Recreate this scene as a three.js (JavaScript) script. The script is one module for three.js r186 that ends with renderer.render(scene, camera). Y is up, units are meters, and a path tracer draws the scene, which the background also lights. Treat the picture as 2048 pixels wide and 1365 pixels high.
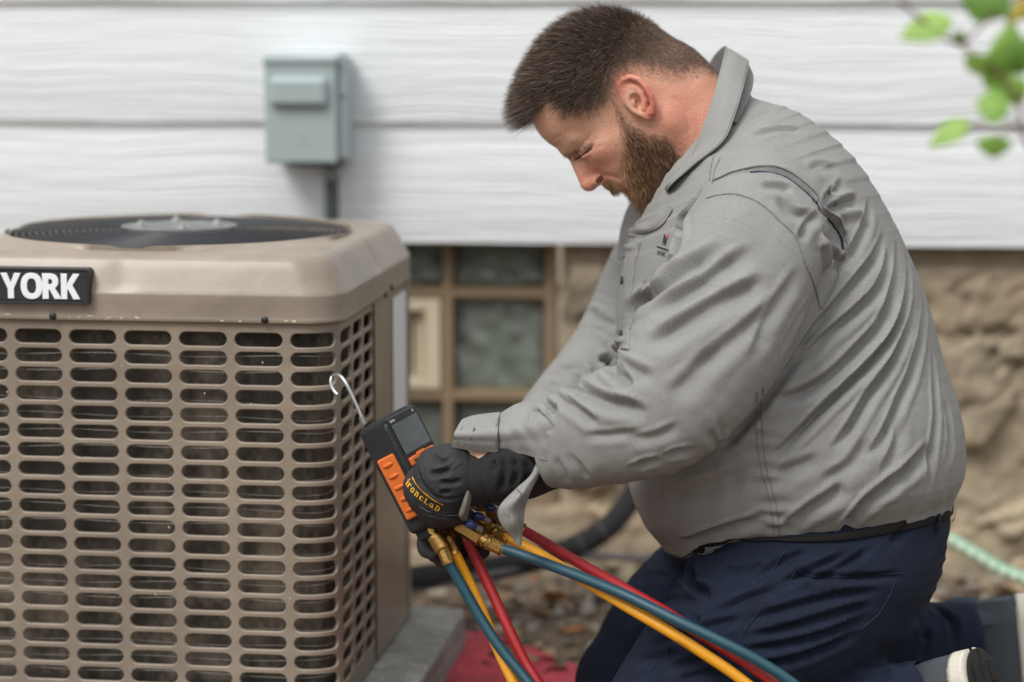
import * as THREE from 'three';
import { mergeGeometries, mergeVertices, toCreasedNormals } from 'three/addons/utils/BufferGeometryUtils.js';
import { RoundedBoxGeometry } from 'three/addons/geometries/RoundedBoxGeometry.js';
import { TextGeometry } from 'three/addons/geometries/TextGeometry.js';
import { FontLoader } from 'three/addons/loaders/FontLoader.js';
import { ImprovedNoise } from 'three/addons/math/ImprovedNoise.js';

// ---------- camera, sky, sun, exposure ----------
const scene = new THREE.Scene();
const CAM_H = 0.98, PITCH = THREE.MathUtils.degToRad(8.0), FPX = 4845;      // lens in pixels of a 2048 wide frame
const camera = new THREE.PerspectiveCamera(2 * Math.atan(682.5 / FPX) * 180 / Math.PI, 2048 / 1365, 0.05, 200);
camera.position.set(0, CAM_H, 0);
camera.rotation.x = -PITCH;
camera.focus = 2.93;
camera.userData.fStop = 1.9;

const renderer = new THREE.WebGLRenderer({ antialias: true });
renderer.toneMapping = THREE.LinearToneMapping;
renderer.toneMappingExposure = 1.62;
renderer.shadowMap.enabled = true;

{ // overcast sky: brighter towards the zenith, a broad soft glow round the veiled sun
  const W = 256, Hh = 128, data = new Float32Array(W * Hh * 4);
  const sd = new THREE.Vector3(-0.42, 0.80, 0.43).normalize();
  for (let j = 0; j < Hh; j++) for (let i = 0; i < W; i++) {
    const v = (j + 0.5) / Hh, el = (v - 0.5) * Math.PI, u = (i + 0.5) / W, az = (u - 0.5) * 2 * Math.PI;
    const d = new THREE.Vector3(Math.cos(el) * Math.cos(az), Math.sin(el), Math.cos(el) * Math.sin(az));
    const up = Math.max(0, d.y), c = Math.max(0, d.dot(sd));
    let L = 0.27 + 0.58 * Math.pow(up, 0.9) + 0.42 * Math.pow(c, 5);
    if (d.y < 0) L = 0.16;
    const k = (j * W + i) * 4;
    data[k] = L * 0.985; data[k + 1] = L * 1.0; data[k + 2] = L * 1.04; data[k + 3] = 1;
  }
  const sky = new THREE.DataTexture(data, W, Hh, THREE.RGBAFormat, THREE.FloatType);
  sky.mapping = THREE.EquirectangularReflectionMapping; sky.magFilter = THREE.LinearFilter; sky.needsUpdate = true;
  scene.background = sky; scene.environment = sky;
}
const sun = new THREE.DirectionalLight(new THREE.Color(1.0, 0.965, 0.91), 1.5);
sun.position.set(-4.2, 8.0, 4.3 - 3); sun.target.position.set(0, 0.5, -3);
sun.castShadow = true; sun.shadow.radius = 42; sun.shadow.mapSize.set(2048, 2048);
Object.assign(sun.shadow.camera, { left: -4, right: 4, top: 4, bottom: -4, near: 0.5, far: 25 });
scene.add(sun, sun.target);
// ---------- helpers ----------
const V = (x, y, z) => new THREE.Vector3(x, y, z);
const FW = V(0, -Math.sin(PITCH), -Math.cos(PITCH)), UP = V(0, Math.cos(PITCH), -Math.sin(PITCH)), RT = V(1, 0, 0), EYE = V(0, CAM_H, 0);
// a pixel of the photograph and a distance along the optical axis -> a point of the place
function P(px, py, D) { return EYE.clone().addScaledVector(FW, D).addScaledVector(RT, (px - 1024) / FPX * D).addScaledVector(UP, (682.5 - py) / FPX * D); }
// the point of a horizontal plane that a pixel looks at
function onPlane(px, py, h) { const d = P(px, py, 1).sub(EYE), t = (h - CAM_H) / d.y; return EYE.clone().addScaledVector(d, t); }
function rng(seed) { let a = seed >>> 0; return () => { a = (a + 0x6d2b79f5) | 0; let t = Math.imul(a ^ (a >>> 15), 1 | a); t = (t + Math.imul(t ^ (t >>> 7), 61 | t)) ^ t; return ((t ^ (t >>> 14)) >>> 0) / 4294967296; }; }
const imp = new ImprovedNoise();
const noise = (x, y, z = 0) => imp.noise(x + 31.7, y + 17.3, z + 5.1);
function fbm(x, y, z = 0, o = 4) { let s = 0, a = 0.5, f = 1; for (let i = 0; i < o; i++) { s += a * noise(x * f, y * f, z * f + i * 7.7); a *= 0.5; f *= 2.03; } return s; }
const clamp = THREE.MathUtils.clamp, lerp = THREE.MathUtils.lerp, sstep = THREE.MathUtils.smoothstep, rad = THREE.MathUtils.degToRad;
const col = (r, g, b) => new THREE.Color().setRGB(r / 255, g / 255, b / 255, THREE.SRGBColorSpace);

// textures that tile: value noise on a periodic lattice
function tileNoise(n, per, seed) {
  const r = rng(seed), g = new Float32Array(per[0] * per[1]).map(() => r());
  return (x, y) => { // x, y in 0..1
    const fx = x * per[0], fy = y * per[1], x0 = Math.floor(fx), y0 = Math.floor(fy), a = fx - x0, b = fy - y0;
    const s = (t) => t * t * (3 - 2 * t), at = (i, j) => g[((j % per[1]) + per[1]) % per[1] * per[0] + ((i % per[0]) + per[0]) % per[0]];
    return lerp(lerp(at(x0, y0), at(x0 + 1, y0), s(a)), lerp(at(x0, y0 + 1), at(x0 + 1, y0 + 1), s(a)), s(b));
  };
}
function tex(w, h, fn, srgb = false, rep = true) {
  const d = new Uint8Array(w * h * 4);
  for (let j = 0; j < h; j++) for (let i = 0; i < w; i++) {
    const c = fn((i + 0.5) / w, (j + 0.5) / h, i, j), k = (j * w + i) * 4;
    if (typeof c === 'number') { d[k] = d[k + 1] = d[k + 2] = clamp(c, 0, 1) * 255; } else { d[k] = clamp(c[0], 0, 1) * 255; d[k + 1] = clamp(c[1], 0, 1) * 255; d[k + 2] = clamp(c[2], 0, 1) * 255; }
    d[k + 3] = 255;
  }
  const t = new THREE.DataTexture(d, w, h, THREE.RGBAFormat);
  t.magFilter = THREE.LinearFilter; t.minFilter = THREE.LinearMipmapLinearFilter; t.generateMipmaps = true;
  if (rep) t.wrapS = t.wrapT = THREE.RepeatWrapping;
  if (srgb) t.colorSpace = THREE.SRGBColorSpace;
  t.needsUpdate = true; return t;
}
function scaled(t, su, sv) { const c = t.clone(); c.repeat.set(su, sv); c.needsUpdate = true; return c; }  // uv in metres -> repeats
const std = (o) => new THREE.MeshStandardMaterial({ side: THREE.DoubleSide, ...o });
const phy = (o) => new THREE.MeshPhysicalMaterial({ side: THREE.DoubleSide, ...o });

const taken = {};
function numbered(n) { if (!(n in taken)) { taken[n] = 0; return n; } taken[n]++; return n + '_' + String(taken[n]).padStart(3, '0'); }
function lit(m) { m.castShadow = m.receiveShadow = true; return m; }
function mesh(name, geo, mat, parent) { const m = lit(new THREE.Mesh(geo, mat)); m.name = parent ? name : numbered(name); (parent || scene).add(m); return m; }
function tag(o, label, category, group, kind) { o.userData.label = label; if (category) o.userData.category = category; if (group) o.userData.group = group; if (kind) o.userData.kind = kind; return o; }
function thing(name, label, category, pos, ry = 0, group) { const g = new THREE.Group(); g.name = numbered(name); g.position.copy(pos); g.rotation.y = ry; scene.add(g); return tag(g, label, category, group); }
function setting(name, label, geo, mat) { const m = mesh(name, geo, mat); m.userData.kind = 'structure'; m.userData.label = label; return m; }
function box(w, h, d, x, y, z, r = 0.002, seg = 2) { return new RoundedBoxGeometry(w, h, d, seg, Math.min(r, w / 2.01, h / 2.01, d / 2.01)).translate(x, y, z); }
function tubeOf(pts, r, seg = 64, rs = 10, closed = false) { return new THREE.TubeGeometry(new THREE.CatmullRomCurve3(pts, closed, 'centripetal'), seg, r, rs, closed); }
function bar(a, b, r0, r1 = r0, rs = 12) { const d = b.clone().sub(a), L = d.length(), g = new THREE.CylinderGeometry(r1, r0, L, rs); g.applyQuaternion(new THREE.Quaternion().setFromUnitVectors(V(0, 1, 0), d.normalize())); return g.translate((a.x + b.x) / 2, (a.y + b.y) / 2, (a.z + b.z) / 2); }
const merge = (l) => mergeGeometries(l.map((g) => { const n = g.index ? g.toNonIndexed() : g; for (const k of Object.keys(n.attributes)) if (!['position', 'normal', 'uv'].includes(k)) n.deleteAttribute(k); return n; }));
const font = await new FontLoader().loadAsync('fonts/droid/droid_sans_bold.typeface.json');
// grid surface: fn(u, v) -> Vector3, u, v in 0..1; uv from uvs(u, v) or 0..1
function grid(nu, nv, fn, uvf, closeU = false) {
  const pos = [], uv = [], idx = [];
  for (let j = 0; j <= nv; j++) for (let i = 0; i <= nu; i++) { const p = fn(i / nu, j / nv, i, j); pos.push(p.x, p.y, p.z); const t = uvf ? uvf(i / nu, j / nv, p) : [i / nu, j / nv]; uv.push(t[0], t[1]); }
  for (let j = 0; j < nv; j++) for (let i = 0; i < nu; i++) { const a = j * (nu + 1) + i, b = a + 1, c = a + nu + 1, d = c + 1; idx.push(a, b, d, a, d, c); }
  const g = new THREE.BufferGeometry();
  g.setAttribute('position', new THREE.Float32BufferAttribute(pos, 3)); g.setAttribute('uv', new THREE.Float32BufferAttribute(uv, 2)); g.setIndex(idx); g.computeVertexNormals();
  if (closeU) { const n = g.attributes.normal; for (let j = 0; j <= nv; j++) { const a = j * (nu + 1), b = a + nu, x = V(n.getX(a) + n.getX(b), n.getY(a) + n.getY(b), n.getZ(a) + n.getZ(b)).normalize(); n.setXYZ(a, x.x, x.y, x.z); n.setXYZ(b, x.x, x.y, x.z); } }
  return g;
}
const linePt = (px, py, z) => { const d = P(px, py, 1).sub(EYE); return EYE.clone().addScaledVector(d, -z / d.z); };
// ---------- ground ----------
const soilMap = (() => { const a = tileNoise(0, [6, 6], 11), b = tileNoise(0, [23, 23], 12), c = tileNoise(0, [90, 90], 13), d = tileNoise(0, [300, 300], 14);
  return tex(1024, 1024, (x, y) => { const n = a(x, y) * 0.3 + b(x, y) * 0.3 + c(x, y) * 0.25 + d(x, y) * 0.25, k = 0.62 + n * 0.62, g = b(y, x); return [0.44 * k + 0.03 * g, 0.385 * k + 0.02 * g, 0.325 * k]; }, true); })();
const soilBump = (() => { const b = tileNoise(0, [30, 30], 22), c = tileNoise(0, [110, 110], 23), d = tileNoise(0, [330, 330], 24); return tex(1024, 1024, (x, y) => b(x, y) * 0.4 + c(x, y) * 0.4 + d(x, y) * 0.25); })();
const soilMat = std({ map: soilMap, bumpMap: soilBump, bumpScale: 0.006, roughness: 1 });
{
  const X = 14, Z0 = 5, Z1 = -4.6, near = (x, z) => 0.012 * fbm(x * 3, z * 3, 1) + 0.006 * fbm(x * 14, z * 14, 2, 3);
  const g = grid(420, 240, (u, v) => { const s = (u - 0.5) * 2, x = Math.sign(s) * Math.pow(Math.abs(s), 1.8) * X, z = lerp(Z1, Z0, Math.pow(v, 1.5)); return V(x, near(x, z) - 0.006, z); }, (u, v, p) => [p.x / 1.3, p.z / 1.3]);
  g.index.array.reverse(); g.computeVertexNormals();
  setting('ground', 'bare brown soil strewn with dry leaves beside the house', g, soilMat);
  // a step away from the photograph the yard goes on
  const far = new THREE.PlaneGeometry(160, 160).rotateX(-Math.PI / 2).translate(0, -0.05, 0); far.attributes.uv.array.forEach((q, i, a) => a[i] = q * 120);
  setting('yard', 'wide flat yard of bare soil reaching past the house', far, soilMat);
}
{ // leaf litter and small stones
  const r = rng(5), stones = new THREE.InstancedMesh(new THREE.IcosahedronGeometry(1, 1), std({ color: 0xffffff, roughness: 0.95 }), 2600), m = new THREE.Matrix4(), q = new THREE.Quaternion(), c = new THREE.Color();
  for (let i = 0; i < 2600; i++) {
    const x = -0.2 + r() * 2.2 - 0.2, z = -3.05 - r() * 1.05, s = 0.003 + Math.pow(r(), 6) * 0.012;
    m.compose(V(x, s * 0.2, z), q.setFromEuler(new THREE.Euler(r() * 6, r() * 6, r() * 6)), V(s * (0.7 + r() * 0.6), s * (0.5 + r() * 0.4), s * (0.7 + r() * 0.6))); stones.setMatrixAt(i, m);
    const t = r(); stones.setColorAt(i, c.setRGB(0.13 + t * 0.15, 0.112 + t * 0.14, 0.092 + t * 0.13));
  }
  stones.name = 'gravel'; lit(stones); tag(stones, 'scattered pebbles and small grey stones on the soil', 'gravel', null, 'stuff'); scene.add(stones);
  const leaf = grid(4, 6, (u, v) => { const w = Math.sin(Math.PI * Math.pow(v, 0.8)) * 0.36 * (0.9 + 0.2 * Math.sin(v * 20)), s = (u - 0.5) * 2; return V(s * w, 0.12 * s * s + 0.25 * Math.pow(v - 0.4, 2), v - 0.5); });
  const leaves = new THREE.InstancedMesh(leaf, std({ color: 0xffffff, roughness: 0.9 }), 900);
  for (let i = 0; i < 900; i++) {
    const x = -0.25 + r() * 2.3 - 0.2, z = -3.0 - Math.pow(r(), 0.7) * 1.08, s = 0.018 + r() * 0.035;
    m.compose(V(x, 0.004 + r() * 0.012, z), q.setFromEuler(new THREE.Euler((r() - 0.5) * 1.1, r() * 6.3, (r() - 0.5) * 1.1)), V(s, s, s)); leaves.setMatrixAt(i, m);
    const t = r(), k = 0.5 + r() * 0.7; leaves.setColorAt(i, t < 0.12 ? c.setRGB(0.36 * k, 0.15 * k, 0.05 * k) : t < 0.62 ? c.setRGB(0.30 * k, 0.21 * k, 0.13 * k) : c.setRGB(0.38 * k, 0.33 * k, 0.27 * k));
  }
  leaves.name = 'leaf_litter'; lit(leaves); tag(leaves, 'dry brown and orange fallen leaves lying on the soil', 'leaves', null, 'stuff'); scene.add(leaves);
}
// ---------- house wall: lap siding over a parged stone foundation ----------
const WALL_Z = -4.05, WALL_YAW = -rad(4.8);
const grainBump = (() => {
  const a = tileNoise(0, [6, 190], 31), b = tileNoise(0, [4, 84], 32), w = tileNoise(0, [4, 6], 33), w2 = tileNoise(0, [9, 12], 35), f = tileNoise(0, [40, 420], 34);
  return tex(1024, 1024, (x, y) => { const yy = y + 0.035 * (w(x, y) - 0.5) + 0.012 * (w2(x, y) - 0.5), s = a(x, yy) * 0.5 + b(x, yy) * 0.3 + f(x, yy) * 0.2; return 0.5 + 1.5 * (s - 0.5); });
})();
const sidingMats = [0, 1, 2].map((i) => std({ color: [0xe9edef, 0xe6eaec, 0xebeeef][i], roughness: 0.55, bumpMap: (() => { const t = scaled(grainBump, 1 / 0.9, 1 / 0.55); t.offset.set(i * 0.37, i * 0.29); return t; })(), bumpScale: 0.0019 }));
const house = thing('house', 'white lap-sided house with a rough tan masonry foundation', 'house', V(0, 0, WALL_Z), WALL_YAW);
const SID_B = linePt(1024, 488, 4.05).y, EXPO = (linePt(1024, 4, 4.05).y - SID_B) / 2, WX0 = -3.6, WX1 = 3.6;
const sidings = new THREE.Group(); sidings.name = 'siding'; house.add(sidings);
for (let k = 0; k < 10; k++) {
  const y0 = SID_B + k * EXPO, y1 = y0 + EXPO + 0.02, t = 0.0085, L = WX1 - WX0;
  // lower edge stands 12 mm proud, upper edge tucks behind the next board; bottom edge slightly rounded
  const prof = [[y1, -0.0005], [y0 + 0.004, t + 0.0015], [y0 + 0.0012, t + 0.0008], [y0, t - 0.001], [y0, 0.0005], [y0 + 0.002, -0.003]];
  const g = grid(1, prof.length - 1, (u, v, i, j) => V(WX0 + L * u, prof[j][0], prof[j][1] - t), (u, v, p) => [p.x, p.y]);
  mesh('siding_board', toCreasedNormals(g, 0.6), sidingMats[k % 3], sidings);
}
{ // sheathing behind the boards and the sill plate in their shadow
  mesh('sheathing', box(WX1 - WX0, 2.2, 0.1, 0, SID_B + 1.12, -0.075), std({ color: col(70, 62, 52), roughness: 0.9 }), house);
}
const parge = (x, y) => { let b = 0; for (const [cx, cy, rx, ry] of [[0.80, 0.52, 0.30, 0.13], [0.13, 0.50, 0.06, 0.10], [-0.9, 0.40, 0.3, 0.12], [0.55, 0.30, 0.10, 0.05], [1.5, 0.35, 0.3, 0.2]]) b = Math.max(b, 1 - Math.hypot((x - cx) / rx, (y - cy) / ry)); return b * 0.6 + fbm(x * 6 + 4.2, y * 7 + 1.7, 8, 4) * 0.9; };
const mortarC = (x, y, out) => { const n = fbm(x * 2.3, y * 3.1, 3), m = fbm(x * 7 + 9, y * 9, 4), d = fbm(x * 30, y * 34, 6, 3);
  const r = 0.375 + n * 0.24 + m * 0.22 + d * 0.16, warm = 0.82 - 0.10 * m; out.setRGB(r, r * (warm - 0.01), r * (warm - 0.26)); return out; };
{ // foundation: parging that has flaked off in patches, stones bulging under it
  const hole = (x, y) => x > -0.285 && x < 0.082 && y > 0.12;
  const nx = 760, ny = 80, c = new THREE.Color(), cols = [];
  const h = (x, y) => { const p = sstep(parge(x, y), 0.06, 0.10), crack = Math.exp(-Math.pow(fbm(x * 4 + 3, y * 6, 12, 3) / 0.025, 2)); return 0.016 * p + 0.013 * fbm(x * 5, y * 7, 2, 3) + 0.011 * fbm(x * 20, y * 24, 9, 3) - 0.007 * crack; };
  const g = grid(nx, ny, (u, v) => { const x = lerp(-2.4, 2.4, u), y = lerp(-0.05, 0.60, v); return V(x, y, -0.045 + h(x, y) * (y > 0.54 ? 0.4 : 1)); }, (u, v, p) => [p.x, p.y]);
  const keep = [], ix = g.index.array, pp = g.attributes.position;
  for (let i = 0; i < ix.length; i += 3) { const x = (pp.getX(ix[i]) + pp.getX(ix[i + 1]) + pp.getX(ix[i + 2])) / 3, y = (pp.getY(ix[i]) + pp.getY(ix[i + 1]) + pp.getY(ix[i + 2])) / 3; if (!hole(x, y)) keep.push(ix[i], ix[i + 1], ix[i + 2]); }
  for (let i = 0; i < pp.count; i++) { mortarC(pp.getX(i), pp.getY(i), c); cols.push(c.r, c.g, c.b); }
  g.setIndex(keep); g.setAttribute('color', new THREE.Float32BufferAttribute(cols, 3));
  mesh('foundation', g, std({ vertexColors: true, roughness: 0.97, bumpMap: scaled(soilBump, 2.4, 2.4), bumpScale: 0.004 }), house);
  for (const sx of [-3, 3]) mesh('foundation_end', box(1.4, 0.62, 0.1, sx, 0.26, -0.09), std({ color: col(165, 145, 115), roughness: 0.97 }), house);
}
{ // basement window of glass block, two blocks wide, with a cream vent set in one opening
  const jx = [-0.283, -0.115, 0.060], jy = [0.125, 0.307, 0.485, 0.66];
  const frameM = std({ color: col(186, 160, 128), roughness: 0.9, bumpMap: scaled(soilBump, 6, 6), bumpScale: 0.002 }), w = new THREE.Group(); w.name = 'basement_window'; house.add(w);
  const fr = []; for (const x of jx) fr.push(box(0.018, 0.50, 0.075, x, 0.35, -0.09, 0.003)); for (const y of jy.slice(0, 3)) fr.push(box(0.37, 0.018, 0.07, -0.11, y, -0.0895, 0.003));
  mesh('mortar_joint', merge(fr), frameM, w);
  const wav = (() => { const a = tileNoise(0, [4, 4], 41), b = tileNoise(0, [9, 8], 42); return tex(256, 256, (x, y) => a(x, (y + x) % 1) * 0.85 + b(x, y) * 0.15); })();
  const gm = phy({ color: col(226, 234, 224), roughness: 0.1, transmission: 0.85, ior: 1.5, bumpMap: wav, bumpScale: 0.03 }), dm = std({ color: col(82, 86, 74), roughness: 0.9, bumpMap: wav, bumpScale: 0.01 });
  for (let i = 0; i < 2; i++) for (let j = 0; j < 3; j++) {
    if (i === 0 && j === 1) continue;
    const cx = (jx[i] + jx[i + 1]) / 2, cy = (jy[j] + jy[j + 1]) / 2, bw = jx[i + 1] - jx[i] - 0.023, bh = Math.min(jy[j + 1], 0.60) - jy[j] - 0.023, yy = j === 2 ? jy[j] + 0.0115 + bh / 2 : cy;
    mesh('glass_block', box(bw, bh, 0.012, cx, yy, -0.078, 0.006, 3), gm, w);
    mesh('block_back', new THREE.PlaneGeometry(bw * 1.04, bh * 1.04, 20, 20).translate(cx, yy, -0.112), dm, w);
  }
  const v = w, cm = std({ color: col(205, 192, 165), roughness: 0.6 });
  const x0 = -0.272, x1 = -0.128, y0 = 0.318, y1 = 0.474, cx = (x0 + x1) / 2, cy = (y0 + y1) / 2;
  mesh('vent_frame', merge([box(0.022, y1 - y0, 0.03, x0 + 0.011, cy, -0.065), box(0.026, y1 - y0, 0.03, x1 - 0.013, cy, -0.065), box(0.096, 0.02, 0.03, cx - 0.002, y1 - 0.01, -0.065), box(0.096, 0.02, 0.03, cx - 0.002, y0 + 0.01, -0.065)]), cm, v);
  for (let k = 0; k < 4; k++) mesh('vent_slat', box(0.016, 0.112, 0.006, x0 + 0.036 + k * 0.0235, cy, -0.072), cm, v);
  mesh('vent_back', new THREE.PlaneGeometry(0.14, 0.15).translate(cx, cy, -0.1), std({ color: col(160, 148, 124), roughness: 0.9 }), v);
}
{ // electrical disconnect on the siding, conduit below
  const s = 4.085 / FPX, hx = (px) => { const d = (px - 1024) / FPX, c = Math.cos(WALL_YAW), sn = Math.sin(WALL_YAW); return d * 4.05 / (c + 0) / (1 + d * Math.tan(-WALL_YAW)) * 1.0; };
  const x0 = hx(549), x1 = hx(690), cx = (x0 + x1) / 2, w = x1 - x0, yT = linePt(620, 103, 4.085).y, yB = linePt(620, 322, 4.085).y, h = yT - yB, cy = (yT + yB) / 2;
  const base = V(cx, yB, 0.005).applyAxisAngle(V(0, 1, 0), WALL_YAW).add(V(0, 0, WALL_Z));
  const t = thing('disconnect_box', 'grey metal electrical disconnect box mounted on the white siding', 'electrical box', base, WALL_YAW);
  const gm = std({ color: col(164, 178, 178), roughness: 0.5, metalness: 0.15 });
  mesh('enclosure', box(w + 0.014, h * 0.93, 0.07, 0.009, h * 0.5, 0.032, 0.006, 3), gm, t);
  const cover = mesh('cover', merge([box(w, h * 0.90, 0.012, 0, h * 0.45 + 0.002, 0.075, 0.004, 3), box(w + 0.004, 0.016, 0.03, 0, h - 0.012, 0.070, 0.005, 3)]), gm, t);
  mesh('raised_grip', box(w * 0.80, h * 0.265, 0.022, -0.002, h * 0.655, 0.084, 0.0095, 4), gm, cover);
  const lg = []; for (let k = 0; k < 3; k++) lg.push(tubeOf([V(-0.02 + k * 0.004, 0.028 + k * 0.009, 0.0805), V(0.003, 0.033 + k * 0.009, 0.0812), V(0.024 - k * 0.003, 0.030 + k * 0.01, 0.0805)], 0.0011, 14, 5));
  mesh('embossed_mark', merge(lg), gm, cover);
  mesh('hinge_barrel', merge([bar(V(w / 2 + 0.009, h * 0.62, 0.066), V(w / 2 + 0.009, h * 0.99, 0.066), 0.006)]), gm, t);
  mesh('bottom_plate', box(w * 0.72, 0.010, 0.05, 0.018, 0.0005, 0.034, 0.002), std({ color: col(70, 72, 70), roughness: 0.7 }), t);
  // flexible conduit from the box down behind the unit
  const cxp = w * 0.36, ctop = V(cxp, 0, 0.036), p0 = (q) => q.clone().applyAxisAngle(V(0, 1, 0), WALL_YAW).add(base);
  const ct = thing('conduit', 'dark flexible electrical conduit running down from the grey box', 'conduit', p0(V(cxp, -0.56, 0.036)), WALL_YAW);
  const ring = []; const R0 = 0.0112; for (let k = 0; k <= 180; k++) ring.push(new THREE.Vector2(R0 + (k % 2 ? 0.0011 : 0), k / 180 * 0.535));
  mesh('conduit_pipe', new THREE.LatheGeometry(ring, 20), std({ color: col(62, 68, 70), roughness: 0.6 }), ct);
  mesh('connector', merge([new THREE.CylinderGeometry(0.0155, 0.0155, 0.018, 20).translate(0, 0.540, 0), new THREE.CylinderGeometry(0.018, 0.018, 0.008, 6).translate(0, 0.553, 0)]), std({ color: col(120, 124, 122), roughness: 0.45, metalness: 0.5 }), ct);
}
// ---------- air-conditioning unit ----------
const AC_A = 0.55, AC_R = 0.045, AC_YAW = -rad(7.5), PAD_T = 0.074;
const acCorner = V(-0.2192, 0, -3.0);
const acPos = acCorner.clone().add(V(-AC_A / 2, 0, -AC_A / 2).applyAxisAngle(V(0, 1, 0), AC_YAW)); acPos.y = PAD_T;
const CAPB = CAM_H - 0.4012 - PAD_T;                    // height of the top cover's lower edge over the pad
{ // concrete pad
  const pad = thing('equipment_pad', 'light grey concrete slab under the condenser unit', 'pad', V(acPos.x, 0, acPos.z), AC_YAW);
  const b = tileNoise(0, [40, 40], 51), c = tileNoise(0, [8, 8], 52), g2 = tileNoise(0, [200, 200], 53);
  const map = tex(512, 512, (x, y) => { const k = 0.56 + 0.12 * (c(x, y) - 0.5) + 0.12 * (b(x, y) - 0.5) + 0.1 * (g2(x, y) - 0.5); return [k, k * 1.0, k * 0.965]; }, true);
  const g = box(0.70, 0.075, 0.64, 0.0, 0.0365, 0.02, 0.008, 3);
  mesh('slab', g, std({ map: scaled(map, 1, 1), roughness: 0.95, bumpMap: soilBump, bumpScale: 0.0015 }), pad);
}
const ac = thing('condenser_unit', 'taupe air-conditioning condenser with slotted sides and round fan grille', 'air conditioner', acPos, AC_YAW);
const paintB = (() => { const a = tileNoise(0, [60, 60], 61), b = tileNoise(0, [170, 170], 62); return tex(512, 512, (x, y) => a(x, y) * 0.6 + b(x, y) * 0.4); })();
const taupeMap = (() => { const a = tileNoise(0, [7, 9], 63), b = tileNoise(0, [31, 37], 64), c = tileNoise(0, [190, 190], 65); return tex(1024, 1024, (x, y) => { const k = 1 + 0.10 * (a(x, y) - 0.5) + 0.07 * (b(x, y) - 0.5) + 0.04 * (c(x, y) - 0.5) ; return [0.530 * k, 0.485 * k, 0.430 * k]; }, true); })();
const taupe = phy({ map: scaled(taupeMap, 1.6, 1.6), roughness: 0.46, bumpMap: scaled(paintB, 5, 5), bumpScale: 0.00007, clearcoat: 0.22, clearcoatRoughness: 0.2 });
const FL = AC_A - 2 * AC_R, ARC = AC_R * Math.PI / 2;
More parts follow.
